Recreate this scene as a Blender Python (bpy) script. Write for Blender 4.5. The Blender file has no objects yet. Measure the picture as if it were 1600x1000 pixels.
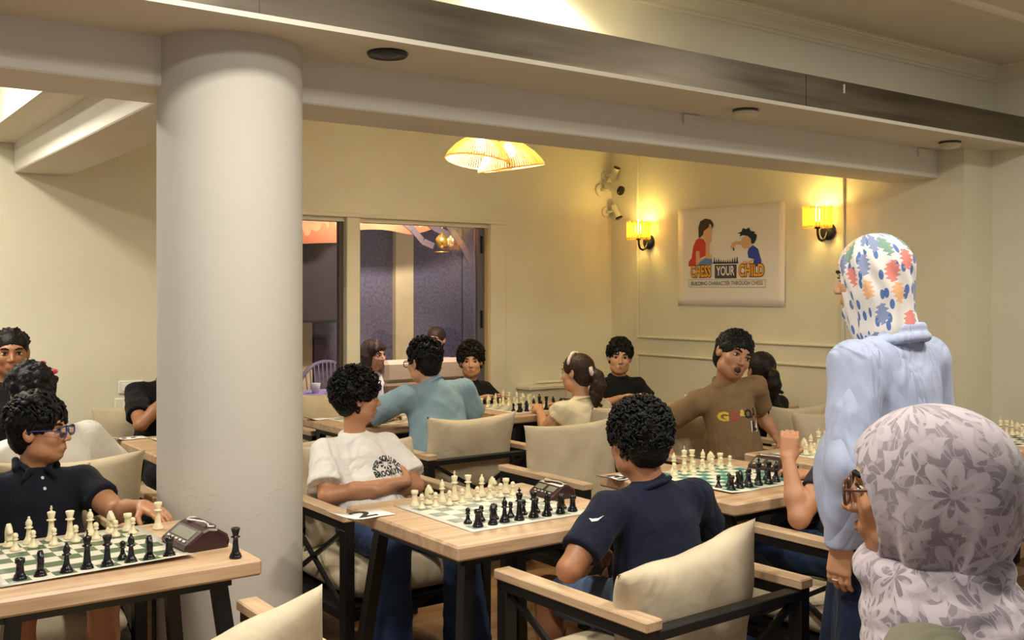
import bpy, math, random
import numpy as np
from mathutils import Matrix, Vector
from mathutils.bvhtree import BVHTree

SC = bpy.context.scene
COL = SC.collection
PI = math.pi

# ---------------------------------------------------------------- camera
# room axes: X runs along the window wall, Y runs towards it; metres
cam_d = bpy.data.cameras.new('camera')
cam = bpy.data.objects.new('camera', cam_d)
COL.objects.link(cam)
cam.location = (0, 0, 1.52)
cam.rotation_euler = (PI/2, 0, math.radians(-36))
cam_d.sensor_width = 36
cam_d.lens = 36
cam_d.shift_y = -0.025
cam_d.clip_start = 0.05
SC.camera = cam

# ---------------------------------------------------------------- world and exposure
SC.view_settings.view_transform = 'Standard'
SC.view_settings.look = 'None'
SC.view_settings.gamma = 1
SC.view_settings.use_curve_mapping = False
SC.view_settings.exposure = 0.52
world = bpy.data.worlds.new('world')
SC.world = world
world.use_nodes = True
world.node_tree.nodes['Background'].inputs[0].default_value = (0.92, 0.95, 1.0, 1)
world.node_tree.nodes['Background'].inputs[1].default_value = 0.40

# ---------------------------------------------------------------- lights of the room (fixtures are built further down)
def light(name, kind, loc, energy, color, size=0.1, rot=(0, 0, 0), size_y=None, spot=None):
    d = bpy.data.lights.new(name, kind)
    d.energy = energy
    d.color = color
    if kind == 'AREA':
        d.size = size
        if size_y:
            d.shape = 'RECTANGLE'; d.size_y = size_y
    else:
        d.shadow_soft_size = size
    if spot:
        d.spot_size = spot; d.spot_blend = 0.8
    o = bpy.data.objects.new(name, d)
    COL.objects.link(o)
    o.location = loc
    o.rotation_euler = rot
    return o

WARM = (1.0, 0.80, 0.52)
YEL = (1.0, 0.80, 0.22)
CEILING_LAMPS = [(0.55, 1.25), (2.6, 0.9), (4.6, 1.5), (1.0, 2.25)]
for lx, ly in CEILING_LAMPS:
    light('ceiling_lamp_light', 'AREA', (lx, ly, 2.915), 27, (1.0, 0.965, 0.87), 0.28)
light('wall_washer_light', 'SPOT', (2.62, 3.19, 2.90), 60, (1.0, 0.93, 0.70), 0.04, (0.35, 0, 0), spot=2.2)
for lx, ly in ((-0.6, 5.3), (0.35, 5.4)):
    light('bay_lamp_light', 'AREA', (lx, ly, 2.83), 30, (1.0, 0.955, 0.82), 0.25)
light('pendant_light', 'POINT', (3.50, 5.16, 2.42), 52, (1.0, 0.945, 0.70), 0.055)
light('pendant_light', 'POINT', (3.72, 5.13, 2.395), 52, (1.0, 0.945, 0.70), 0.055)

light('patio_fill_light', 'AREA', (4.3, 7.06, 2.42), 60, (1.0, 0.93, 0.84), 0.3, (math.radians(62), 0, 0), 0.15)  # fill added to brighten the patio, not a known lamp

# ---------------------------------------------------------------- materials
def lin(c):
    out = []
    for x in c[:3]:
        x = x/255.0
        out.append(x/12.92 if x <= 0.04045 else ((x+0.055)/1.055)**2.4)
    return (out[0], out[1], out[2], 1)

class NT:
    def __init__(s, name):
        s.m = bpy.data.materials.new(name)
        s.m.use_nodes = True
        s.t = s.m.node_tree
        s.b = s.t.nodes['Principled BSDF']
        s.out = s.t.nodes['Material Output']
    def n(s, typ, **kw):
        nd = s.t.nodes.new('ShaderNode'+typ)
        for k, v in kw.items():
            if k.startswith('i_'):
                nd.inputs[k[2:].replace('_', ' ')].default_value = v
            elif k[0] == 'p' and k[1:].isdigit():
                nd.inputs[int(k[1:])].default_value = v
            else:
                setattr(nd, k, v)
        return nd
    def l(s, a, b):
        s.t.links.new(a, b)
    def math(s, op, a, b=None, clamp=False):
        nd = s.n('Math', operation=op, use_clamp=clamp)
        for i, x in enumerate((a, b)):
            if x is None: continue
            if isinstance(x, (int, float)): nd.inputs[i].default_value = x
            else: s.l(x, nd.inputs[i])
        return nd.outputs[0]
    def mix(s, f, a, b):
        nd = s.n('Mix', data_type='RGBA')
        for i, x in ((0, f), (6, a), (7, b)):
            if isinstance(x, (int, float, tuple)): nd.inputs[i].default_value = x
            else: s.l(x, nd.inputs[i])
        return nd.outputs[2]
    def ramp(s, fac, stops, interp='LINEAR'):
        nd = s.n('ValToRGB')
        cr = nd.color_ramp
        cr.interpolation = interp
        while len(cr.elements) < len(stops): cr.elements.new(0.5)
        for e, (p, c) in zip(cr.elements, stops):
            e.position = p; e.color = c if len(c) == 4 else (*c, 1)
        s.l(fac, nd.inputs[0])
        return nd.outputs[0]

MATS = {}
def mat(name, col, rough=0.6, metal=0.0, bump=0.0, bscale=120.0, var=0.0, vscale=6.0, spec=0.5, sub=0.0, sheen=0.0, stretch=(1, 1, 1)):
    if name in MATS: return MATS[name]
    t = NT(name)
    t.b.inputs['Roughness'].default_value = rough
    t.b.inputs['Metallic'].default_value = metal
    t.b.inputs['Specular IOR Level'].default_value = spec
    c = lin(col)
    t.b.inputs['Base Color'].default_value = c
    if sub:
        t.b.inputs['Subsurface Weight'].default_value = sub
        t.b.inputs['Subsurface Radius'].default_value = (0.012, 0.005, 0.003)
        t.b.inputs['Subsurface Scale'].default_value = 1.0
    if sheen:
        t.b.inputs['Sheen Weight'].default_value = sheen
    tc = t.n('TexCoord')
    mp = t.n('Mapping'); mp.inputs['Scale'].default_value = stretch
    t.l(tc.outputs['Object'], mp.inputs[0])
    if var:
        nz = t.n('TexNoise', i_Scale=vscale, i_Detail=4.0)
        t.l(mp.outputs[0], nz.inputs['Vector'])
        lo = tuple(max(0, x*(1-var)) for x in c[:3])+(1,)
        hi = tuple(min(1, x*(1+var)) for x in c[:3])+(1,)
        t.l(t.ramp(nz.outputs[0], [(0.3, lo), (0.7, hi)]), t.b.inputs['Base Color'])
    if bump:
        nb = t.n('TexNoise', i_Scale=bscale, i_Detail=3.0)
        t.l(mp.outputs[0], nb.inputs['Vector'])
        bp = t.n('Bump', i_Strength=bump, i_Distance=0.004)
        t.l(nb.outputs[0], bp.inputs['Height'])
        t.l(bp.outputs[0], t.b.inputs['Normal'])
    MATS[name] = t.m
    return t.m

def emit(name, col, strength):
    if name in MATS: return MATS[name]
    t = NT(name)
    t.b.inputs['Base Color'].default_value = lin(col)
    t.b.inputs['Emission Color'].default_value = lin(col)
    t.b.inputs['Emission Strength'].default_value = strength
    MATS[name] = t.m
    return t.m

def wood(name, c0, c1, scale=1.0, axis=0, rough=0.42):
    t = NT(name)
    tc = t.n('TexCoord'); mp = t.n('Mapping')
    sc = [16*scale]*3; sc[axis] = 1.3*scale
    mp.inputs['Scale'].default_value = sc
    t.l(tc.outputs['Object'], mp.inputs[0])
    n1 = t.n('TexNoise', i_Scale=1.6, i_Detail=6.0, i_Distortion=0.8)
    t.l(mp.outputs[0], n1.inputs['Vector'])
    mp2 = t.n('Mapping'); sc2 = [160*scale]*3; sc2[axis] = 5*scale
    mp2.inputs['Scale'].default_value = sc2
    t.l(tc.outputs['Object'], mp2.inputs[0])
    n2 = t.n('TexNoise', i_Scale=1.0, i_Detail=3.0)
    t.l(mp2.outputs[0], n2.inputs['Vector'])
    f = t.math('ADD', t.math('MULTIPLY', n1.outputs[0], 0.7), t.math('MULTIPLY', n2.outputs[0], 0.3))
    t.l(t.ramp(f, [(0.32, lin(c0)), (0.66, lin(c1))]), t.b.inputs['Base Color'])
    t.b.inputs['Roughness'].default_value = rough
    bp = t.n('Bump', i_Strength=0.12, i_Distance=0.002)
    t.l(f, bp.inputs['Height']); t.l(bp.outputs[0], t.b.inputs['Normal'])
    MATS[name] = t.m
    return t.m

def plaster(name, col, var=0.04, rough=0.75, scuff=False):
    t = NT(name)
    tc = t.n('TexCoord')
    n1 = t.n('TexNoise', i_Scale=1.2, i_Detail=5.0)
    t.l(tc.outputs['Object'], n1.inputs['Vector'])
    c = lin(col)
    lo = tuple(x*(1-var) for x in c[:3])+(1,); hi = tuple(min(1, x*(1+var)) for x in c[:3])+(1,)
    base = t.ramp(n1.outputs[0], [(0.3, lo), (0.7, hi)])
    if scuff:   # grey chair-back scuffs rubbed onto the column
        mp = t.n('Mapping'); mp.inputs['Scale'].default_value = (14, 14, 42)
        t.l(tc.outputs['Object'], mp.inputs[0])
        n3 = t.n('TexNoise', i_Scale=1.0, i_Detail=6.0, i_Distortion=2.5)
        t.l(mp.outputs[0], n3.inputs['Vector'])
        sx = t.n('SeparateXYZ'); t.l(tc.outputs['Object'], sx.inputs[0])
        band = t.math('SUBTRACT', 1.0, t.math('MULTIPLY', t.math('ABSOLUTE', t.math('SUBTRACT', sx.outputs[2], 0.80)), 9.0), clamp=True)
        k = t.math('MULTIPLY', t.math('MULTIPLY', t.math('SUBTRACT', n3.outputs[0], 0.60), 7.0, clamp=True), band, clamp=True)
        base = t.mix(t.math('MULTIPLY', k, 0.5), base, lin((90, 82, 74)))
    t.l(base, t.b.inputs['Base Color'])
    t.b.inputs['Roughness'].default_value = rough
    t.b.inputs['Specular IOR Level'].default_value = 0.3
    n2 = t.n('TexNoise', i_Scale=90.0, i_Detail=3.0)
    t.l(tc.outputs['Object'], n2.inputs['Vector'])
    bp = t.n('Bump', i_Strength=0.06, i_Distance=0.003)
    t.l(n2.outputs[0], bp.inputs['Height']); t.l(bp.outputs[0], t.b.inputs['Normal'])
    MATS[name] = t.m
    return t.m

# ---------------------------------------------------------------- objects and tags
def tag(o, label=None, cat=None, group=None, kind=None):
    if label: o['label'] = label
    if cat: o['category'] = cat
    if group: o['group'] = group
    if kind: o['kind'] = kind
    return o

def empty(name, loc=(0, 0, 0), rz=0.0, label=None, cat=None, group=None):
    o = bpy.data.objects.new(name, None)
    o.empty_display_size = 0.1
    COL.objects.link(o)
    o.location = loc
    o.rotation_euler = (0, 0, rz)
    return tag(o, label, cat, group)

def link_mesh(name, me, m=None, parent=None, smooth=None):
    o = bpy.data.objects.new(name, me)
    COL.objects.link(o)
    if m is not None and not me.materials: me.materials.append(m)
    if parent is not None: o.parent = parent
    if smooth is not None and len(me.polygons):
        me.polygons.foreach_set('use_smooth', [smooth]*len(me.polygons))
    return o

def copy_tree(o, parent=None):
    c = o.copy()
    COL.objects.link(c)
    c.parent = parent
    for ch in o.children:
        copy_tree(ch, c)
    return c

class MB:
    """collects simple shapes into one mesh"""
    def __init__(s): s.v = []; s.f = []; s.sm = []
    def add(s, vs, fs, smooth=False):
        o = len(s.v)
        s.v += [tuple(float(q) for q in p) for p in vs]
        s.f += [tuple(o+i for i in f) for f in fs]
        s.sm += [smooth]*len(fs)
        return s
    def box(s, x0, x1, y0, y1, z0, z1, b=0.0, M=None):
        if b <= 0:
            vs = [(x, y, z) for z in (z0, z1) for y in (y0, y1) for x in (x0, x1)]
            fs = [(0, 2, 3, 1), (4, 5, 7, 6), (0, 1, 5, 4), (2, 6, 7, 3), (0, 4, 6, 2), (1, 3, 7, 5)]
        else:
            vs = []; idx = {}
            for cz in (0, 1):
                for cy in (0, 1):
                    for cx in (0, 1):
                        X, Y, Z = (x0, x1)[cx], (y0, y1)[cy], (z0, z1)[cz]
                        ix, iy, iz = (1, -1)[cx]*b, (1, -1)[cy]*b, (1, -1)[cz]*b
                        for a, p in enumerate(((X, Y+iy, Z+iz), (X+ix, Y, Z+iz), (X+ix, Y+iy, Z))):
                            idx[cx, cy, cz, a] = len(vs); vs.append(p)
            fs = []
            I = lambda x, y, z, a: idx[x, y, z, a]
            fs += [(I(0,0,0,0), I(0,0,1,0), I(0,1,1,0), I(0,1,0,0)), (I(1,0,0,0), I(1,1,0,0), I(1,1,1,0), I(1,0,1,0)),
                   (I(0,0,0,1), I(1,0,0,1), I(1,0,1,1), I(0,0,1,1)), (I(0,1,0,1), I(0,1,1,1), I(1,1,1,1), I(1,1,0,1)),
                   (I(0,0,0,2), I(0,1,0,2), I(1,1,0,2), I(1,0,0,2)), (I(0,0,1,2), I(1,0,1,2), I(1,1,1,2), I(0,1,1,2))]
            def quad(a, b_, c, d): fs.append((a, b_, c, d))
            for y in (0, 1):
                for z in (0, 1):   # edges along x : faces 1 and 2
                    q = (I(0,y,z,1), I(1,y,z,1), I(1,y,z,2), I(0,y,z,2))
                    fs.append(q if (y == z) == False else q[::-1])
            for x in (0, 1):
                for z in (0, 1):   # along y : faces 0 and 2
                    q = (I(x,0,z,0), I(x,1,z,0), I(x,1,z,2), I(x,0,z,2))
                    fs.append(q if (x == z) else q[::-1])
            for x in (0, 1):
                for y in (0, 1):   # along z : faces 0 and 1
                    q = (I(x,y,0,0), I(x,y,1,0), I(x,y,1,1), I(x,y,0,1))
                    fs.append(q if (x == y) == False else q[::-1])
            for x in (0, 1):
                for y in (0, 1):
                    for z in (0, 1):
                        tri = (I(x,y,z,0), I(x,y,z,1), I(x,y,z,2))
                        fs.append(tri if (x+y+z) % 2 == 1 else tri[::-1])
        if M is not None: vs = [tuple(M @ Vector(p)) for p in vs]
        return s.add(vs, fs)
    def bar(s, a, b, w, h, up=(0, 0, 1), bev=0.0):
        a = Vector(a); b = Vector(b); d = b-a; L = d.length; d.normalize()
        up = Vector(up)
        x = d.cross(up)
        if x.length < 1e-4: x = d.cross(Vector((1, 0, 0)))
        x.normalize(); u = x.cross(d).normalized()
        M = Matrix(((x.x, d.x, u.x, a.x), (x.y, d.y, u.y, a.y), (x.z, d.z, u.z, a.z), (0, 0, 0, 1)))
        return s.box(-w/2, w/2, 0, L, -h/2, h/2, bev, M)
    def tube(s, pts, r, seg=8, closed=False, caps=True):
        P = [Vector(p) for p in pts]; n = len(P)
        R = r if isinstance(r, (list, tuple)) else [r]*n
        vs = []; fs = []
        nrm = None
        for i in range(n):
            if closed: t = P[(i+1) % n]-P[i-1]
            else: t = P[min(i+1, n-1)]-P[max(i-1, 0)]
            t.normalize()
            if nrm is None:
                nrm = t.orthogonal().normalized()
            else:
                nrm = (nrm - t*nrm.dot(t))
                if nrm.length < 1e-6: nrm = t.orthogonal()
                nrm.normalize()
            bn = t.cross(nrm)
            for k in range(seg):
                a = 2*PI*k/seg
                vs.append(P[i]+(nrm*math.cos(a)+bn*math.sin(a))*R[i])
        m = n if closed else n-1
        for i in range(m):
            j = (i+1) % n
            for k in range(seg):
                k2 = (k+1) % seg
                fs.append((i*seg+k, i*seg+k2, j*seg+k2, j*seg+k))
        s.add(vs, fs, True)
        if caps and not closed:
            o = len(s.v)-len(vs)
            s.f.append(tuple(o+k for k in reversed(range(seg)))); s.sm.append(False)
            s.f.append(tuple(o+(n-1)*seg+k for k in range(seg))); s.sm.append(False)
        return s
    def lathe(s, prof, seg=16, c=(0, 0, 0), smooth=True, M=None):
        vs = []; fs = []; rows = []
        for r, z in prof:
            if r < 1e-6:
                rows.append([len(vs)]); vs.append((c[0], c[1], c[2]+z))
            else:
                rows.append(list(range(len(vs), len(vs)+seg)))
                vs += [(c[0]+r*math.cos(2*PI*k/seg), c[1]+r*math.sin(2*PI*k/seg), c[2]+z) for k in range(seg)]
        for A, B in zip(rows, rows[1:]):
            for k in range(seg):
                k2 = (k+1) % seg
                if len(A) == 1 and len(B) == 1: continue
                if len(A) == 1: fs.append((A[0], B[k2], B[k]))
                elif len(B) == 1: fs.append((A[k], A[k2], B[0]))
                else: fs.append((A[k], A[k2], B[k2], B[k]))
        if M is not None: vs = [tuple(M @ Vector(p)) for p in vs]
        return s.add(vs, fs, smooth)
    def prism(s, poly, a, b, M=None):
        """polygon in the (y,z) plane pushed from x=a to x=b"""
        n = len(poly)
        vs = [(a, y, z) for y, z in poly]+[(b, y, z) for y, z in poly]
        fs = [tuple(reversed(range(n))), tuple(range(n, 2*n))]
        fs += [(i, (i+1) % n, n+(i+1) % n, n+i) for i in range(n)]
        if M is not None: vs = [tuple(M @ Vector(p)) for p in vs]
        return s.add(vs, fs)
    def mesh(s, name):
        me = bpy.data.meshes.new(name)
        me.from_pydata(s.v, [], s.f)
        me.polygons.foreach_set('use_smooth', s.sm)
        me.update()
        return me
    def build(s, name, m, parent=None):
        return link_mesh(name, s.mesh(name), m, parent)

def fix_normals(o):
    import bmesh
    bm = bmesh.new(); bm.from_mesh(o.data)
    bmesh.ops.recalc_face_normals(bm, faces=bm.faces)
    bm.to_mesh(o.data); bm.free()
    return o

def struct(o, label=None):
    o['kind'] = 'structure'
    if label: o['label'] = label
    return o

# ---------------------------------------------------------------- implicit surfaces for bodies, cloth and hair
def nrm(v):
    v = np.asarray(v, float); return v/np.linalg.norm(v)
def rotm(axis, ang):
    return np.array(Matrix.Rotation(ang, 3, axis))
class Sdf:
    def __init__(s): s.p = []; s.F = (np.eye(3), np.zeros(3), 1.0)
    def frame(s, R=None, c=None, sc=1.0):
        s.F = (np.eye(3) if R is None else R, np.zeros(3) if c is None else np.asarray(c, float), sc); return s
    def _t(s, p): return s.F[0] @ (np.asarray(p, float)*s.F[2])+s.F[1]
    def cone(s, a, b, ra, rb, k=0.02, op=0, cap=False):
        q = s.F[2]
        s.p.append(('c', s._t(a), s._t(b), ra*q, rb*q, k*q, op, cap)); return s
    def ell(s, c, r, k=0.02, op=0, R=None):
        q = s.F[2]
        RR = s.F[0] if R is None else s.F[0] @ R
        r = (r, r, r) if isinstance(r, (int, float)) else r
        s.p.append(('e', s._t(c), RR, np.asarray(r, float)*q, k*q, op)); return s
    def cut(s, p, n, k=0.004):
        s.p.append(('h', s._t(p), s.F[0] @ nrm(n), k)); return s
    def mesh(s, name, h, fine=(), hf=0.004):
        lo = np.full(3, 1e9); hi = np.full(3, -1e9)
        for p in s.p:
            if p[0] == 'c' and p[6] == 0:
                r = max(p[3], p[4])
                lo = np.minimum(lo, np.minimum(p[1], p[2])-r); hi = np.maximum(hi, np.maximum(p[1], p[2])+r)
            elif p[0] == 'e' and p[5] == 0:
                e = np.sqrt(((p[2]*p[3])**2).sum(1))
                lo = np.minimum(lo, p[1]-e); hi = np.maximum(hi, p[1]+e)
        lo -= 0.03; hi += 0.03
        ax = []
        for a in range(3):
            iv = sorted((max(lo[a], f[0][a]), min(hi[a], f[1][a])) for f in fine)
            iv = [i for i in iv if i[1] > i[0]]
            mg = []
            for i in iv:
                if mg and i[0] <= mg[-1][1]+h*2: mg[-1][1] = max(mg[-1][1], i[1])
                else: mg.append(list(i))
            pts = []; x = lo[a]
            for b0, b1 in mg:
                if b0 > x: pts += list(np.linspace(x, b0, max(2, int((b0-x)/h)+2))[:-1])
                pts += list(np.linspace(b0, b1, max(2, int((b1-b0)/hf)+2))[:-1]); x = b1
            if hi[a] > x+1e-6: pts += list(np.linspace(x, hi[a], max(2, int((hi[a]-x)/h)+2)))
            else: pts.append(hi[a])
            ax.append(np.array(pts, dtype=np.float32))
        D = np.full([len(a) for a in ax], 0.5, dtype=np.float32)
        for p in s.p:
            if p[0] == 'h':
                X = ax[0][:, None, None]-p[1][0]; Y = ax[1][None, :, None]-p[1][1]; Z = ax[2][None, None, :]-p[1][2]
                d = X*p[2][0]+Y*p[2][1]+Z*p[2][2]
                np.maximum(D, d.astype(np.float32), out=D); continue
            if p[0] == 'c':
                r = max(p[3], p[4]); k = p[5]; op = p[6]
                bl = np.minimum(p[1], p[2])-r; bh = np.maximum(p[1], p[2])+r
            else:
                e = np.sqrt(((p[2]*p[3])**2).sum(1)); k = p[4]; op = p[5]
                bl = p[1]-e; bh = p[1]+e
            m = k+max(0.012, h*1.6)
            sl = []
            for a in range(3):
                i0 = np.searchsorted(ax[a], bl[a]-m); i1 = np.searchsorted(ax[a], bh[a]+m)
                sl.append(slice(max(0, i0-1), i1+1))
            sl = tuple(sl)
            if any(q.stop <= q.start for q in sl): continue
            X = ax[0][sl[0]][:, None, None]; Y = ax[1][sl[1]][None, :, None]; Z = ax[2][sl[2]][None, None, :]
            if p[0] == 'c':
                a_ = p[1]; ab = p[2]-p[1]; L2 = max(1e-9, float(ab @ ab))
                x = X-a_[0]; y = Y-a_[1]; z = Z-a_[2]
                t = np.clip((x*ab[0]+y*ab[1]+z*ab[2])/L2, 0, 1)
                d = np.sqrt((x-t*ab[0])**2+(y-t*ab[1])**2+(z-t*ab[2])**2)-(p[3]+(p[4]-p[3])*t)
                if p[7]:
                    L_ = math.sqrt(L2); d = np.maximum(d, ((x-ab[0])*ab[0]+(y-ab[1])*ab[1]+(z-ab[2])*ab[2])/L_)
            else:
                x = X-p[1][0]; y = Y-p[1][1]; z = Z-p[1][2]; R = p[2]; rr = p[3]
                u = x*R[0, 0]+y*R[1, 0]+z*R[2, 0]; v = x*R[0, 1]+y*R[1, 1]+z*R[2, 1]; w = x*R[0, 2]+y*R[1, 2]+z*R[2, 2]
                k0 = np.sqrt((u/rr[0])**2+(v/rr[1])**2+(w/rr[2])**2)
                k1 = np.sqrt((u/rr[0]**2)**2+(v/rr[1]**2)**2+(w/rr[2]**2)**2)
                d = np.where(k0 < 1e-3, -rr.min(), k0*(k0-1)/np.maximum(k1, 1e-6))
            d = d.astype(np.float32)
            S = D[sl]
            if op == 0:
                if k > 0:
                    q = np.clip(k-np.abs(S-d), 0, None)/k
                    D[sl] = np.minimum(S, d)-q*q*k*0.25
                else: D[sl] = np.minimum(S, d)
            else:
                d = -d
                if k > 0:
                    q = np.clip(k-np.abs(S-d), 0, None)/k
                    D[sl] = np.maximum(S, d)+q*q*k*0.25
                else: D[sl] = np.maximum(S, d)
        return surface_nets(D, ax)

def surface_nets(D, ax):
    S = D < 0
    n = D.shape
    cnt = np.zeros([q-1 for q in n], np.uint8)
    for i in (0, 1):
        for j in (0, 1):
            for k in (0, 1):
                cnt += S[i:n[0]-1+i, j:n[1]-1+j, k:n[2]-1+k]
    act = (cnt > 0) & (cnt < 8)
    I = np.argwhere(act)
    idx = np.full(act.shape, -1, np.int64); idx[act] = np.arange(len(I))
    corners = [(i, j, k) for i in (0, 1) for j in (0, 1) for k in (0, 1)]
    V = np.stack([D[I[:, 0]+c[0], I[:, 1]+c[1], I[:, 2]+c[2]] for c in corners], 1)
    acc = np.zeros((len(I), 3)); num = np.zeros(len(I))
    C = np.array(corners, float)
    for a in range(8):
        for b in range(a+1, 8):
            if abs(C[a]-C[b]).sum() != 1: continue
            va, vb = V[:, a], V[:, b]
            m = (va < 0) != (vb < 0)
            t = va[m]/(va[m]-vb[m])
            acc[m] += C[a]+(C[b]-C[a])*t[:, None]; num[m] += 1
    fr = acc/num[:, None]
    P = np.empty((len(I), 3))
    for a in range(3):
        x = ax[a]; P[:, a] = x[I[:, a]]+(x[I[:, a]+1]-x[I[:, a]])*fr[:, a]
    F = []
    for a in range(3):
        b, c = (a+1) % 3, (a+2) % 3
        s0 = [slice(None)]*3; s1 = [slice(None)]*3
        s0[a] = slice(0, n[a]-1); s1[a] = slice(1, n[a])
        for q in (b, c): s0[q] = slice(1, n[q]-1); s1[q] = slice(1, n[q]-1)
        A = S[tuple(s0)]; B = S[tuple(s1)]
        E = np.argwhere(A != B)
        if len(E) == 0: continue
        fl = A[E[:, 0], E[:, 1], E[:, 2]]
        E[:, b] += 1; E[:, c] += 1
        def cell(db, dc):
            q = E.copy(); q[:, b] += db; q[:, c] += dc
            return idx[q[:, 0], q[:, 1], q[:, 2]]
        Q = np.stack([cell(-1, -1), cell(0, -1), cell(0, 0), cell(-1, 0)], 1)
        Q[~fl] = Q[~fl][:, ::-1]
        F.append(Q)
    return P, np.concatenate(F)

def vnormals(P, F):
    N = np.cross(P[F[:, 2]]-P[F[:, 0]], P[F[:, 3]]-P[F[:, 1]])
    out = np.zeros_like(P)
    for i in range(4): np.add.at(out, F[:, i], N)
    return out/np.maximum(np.linalg.norm(out, axis=1), 1e-12)[:, None]

def smooth_pf(P, F, it=1, lam=0.5):
    for _ in range(it):
        acc = np.zeros_like(P); num = np.zeros(len(P))
        for i in range(4):
            a, b = F[:, i], F[:, (i+1) % 4]
            np.add.at(acc, a, P[b]); np.add.at(num, a, 1)
            np.add.at(acc, b, P[a]); np.add.at(num, b, 1)
        P = P+(acc/np.maximum(num, 1)[:, None]-P)*lam
    return P

def pf_mesh(name, P, F, m, parent=None, uv=None):
    me = bpy.data.meshes.new(name)
    me.vertices.add(len(P)); me.vertices.foreach_set('co', P.astype(np.float32).ravel())
    me.loops.add(len(F)*4); me.loops.foreach_set('vertex_index', F.astype(np.int32).ravel())
    me.polygons.add(len(F)); me.polygons.foreach_set('loop_start', np.arange(0, len(F)*4, 4, dtype=np.int32))
    me.polygons.foreach_set('use_smooth', np.ones(len(F), bool))
    if uv is not None:
        L = me.uv_layers.new(name='UVMap')
        L.data.foreach_set('uv', uv[F.ravel()].astype(np.float32).ravel())
    me.update(calc_edges=True); me.validate()
    return link_mesh(name, me, m, parent)

def wrinkle(P, N, amp, freq, seed, axis=(0.3, 0.2, 1.0)):
    """soft cloth folds: pushes a surface in and out along its normals"""
    r = np.random.RandomState(seed); d = np.zeros(len(P))
    for i in range(4):
        k = nrm(np.asarray(axis)+r.randn(3)*0.7)*freq*(0.7+0.9*r.rand())
        w = nrm(r.randn(3))*freq*0.8
        ph = P @ k+1.7*np.sin(P @ w+r.rand()*6)+r.rand()*6
        d += (1-np.abs(np.sin(ph)))**1.5-0.35
    return P+N*(d*amp/2.2)[:, None]
# ---------------------------------------------------------------- room shell
M_WALL = plaster('wall_paint', (226, 220, 196))
M_WALLR = plaster('wall_paint_right', (222, 214, 186))
M_CEIL = plaster('ceiling_paint', (212, 205, 188))
M_BEAM = plaster('beam_paint', (214, 208, 194))
M_COL = plaster('column_paint', (198, 192, 180), scuff=True)
M_TRIM = mat('trim_paint', (228, 219, 192), 0.5, bump=0.03)
M_WHITE = mat('white_paint', (236, 230, 214), 0.45)
M_BLACK = mat('black_steel', (17, 16, 16), 0.42, bump=0.03, bscale=300)
M_OAK = wood('light_oak', (166, 132, 100), (205, 173, 138))
M_ARM = wood('armrest_oak', (174, 143, 108), (210, 181, 146), axis=1)

W, U, VB, VE = 6.77, 6.0, 3.66, 3.49
def boxo(name, m, *b, bev=0.0, parent=None):
    return MB().box(*b, bev).build(name, m, parent)

# floor: oak-look boards laid along X
fl = struct(boxo('floor', mat('floor_joint', (92, 66, 44), 0.7), -8.0, 6.5, -7.0, 6.95, -0.06, -0.006), 'floor of tan oak-look boards')
M_PL = [wood('floor_board_%d' % i, a, b, 0.8, 0, 0.38) for i, (a, b) in enumerate((((138, 99, 64), (172, 132, 90)), ((130, 91, 58), (164, 122, 82)), ((146, 108, 72), (180, 142, 100))))]
PLM = []
for m in M_PL:
    me = MB().box(-0.697, 0.697, -0.097, 0.097, -0.012, 0.0, 0.002).mesh('plank'); me.materials.append(m); PLM.append(me)
rnd = random.Random(4)
for r in range(34):
    y = 0.30+r*0.19; off = rnd.uniform(0, 1.4)
    for q in range(-1, 6):
        x = -0.9+off+q*1.4
        if x < -0.6 or x > 5.9: continue
        p = link_mesh('plank', PLM[rnd.randrange(3)], None, fl); p.location = (x, y, 0); p.scale = (1, 0.975, 1)

# window wall with its opening
OP0, OP1, OPT, SILL = 2.45, 4.70, 2.085, 0.10
wb = MB()
wb.box(-3.2, OP0, W, W+0.18, 0, 2.9).box(OP1, U+0.4, W, W+0.18, 0, 2.9).box(OP0, OP1, W, W+0.18, OPT, 2.9).box(OP0, OP1, W, W+0.18, 0, SILL)
struct(wb.build('wall_back', M_WALL), 'cream plaster wall with the patio window')
wr = struct(boxo('wall_right', M_WALLR, U, U+0.5, VE, W+0.18, 0, 2.9), 'cream plaster wall with the chess poster')
struct(boxo('wall_right_recess', M_WALL, 6.325, 6.6, -2.2, VE, 0, 2.95), 'cream set back wall at the right edge')
struct(boxo('wall_upper', M_WALL, -3.2, 6.325, 3.48, 3.56, 2.44, 2.95), 'cream wall strip above the steel fascia')
struct(boxo('ceiling', M_CEIL, -4.5, 6.6, -3.5, 3.48, 2.95, 3.05), 'flat cream ceiling over the front of the room')
struct(boxo('ceiling_bay', M_CEIL, -3.2, 6.5, 4.0, W+0.1, 2.9, 3.0), 'flat ceiling of the back bay')
struct(boxo('ceiling_soffit', M_CEIL, -3.2, 6.325, 3.225, VB+0.01, 2.432, 2.47), 'lowered soffit between beam and fascia')
struct(boxo('ceiling_beam', M_BEAM, -3.2, U, VB, 4.01, 2.256, 2.9, bev=0.006), 'long plastered beam across the room')
struct(boxo('ceiling_beam', M_BEAM, 1.2, 1.514, 4.0, W, 2.256, 2.9, bev=0.006), 'cross beam running to the window wall')
struct(boxo('ceiling_strip', M_CEIL, 0.997, 1.21, 4.0, W, 2.432, 2.9), 'flat ceiling strip beside the cross beam')
struct(boxo('baseboard_back', M_WHITE, -3.2, OP0, W-0.015, W, 0, 0.09))
struct(boxo('baseboard_right', M_WHITE, U-0.015, U, VE, W, 0, 0.09))

# round column
colm = MB().lathe([(0.26, 0), (0.26, 2.44)], 64)
colo = colm.build('column', M_COL); colo.location = (1.385, 3.675, 0)
struct(colo, 'thick round plastered column with scuff marks')

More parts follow.
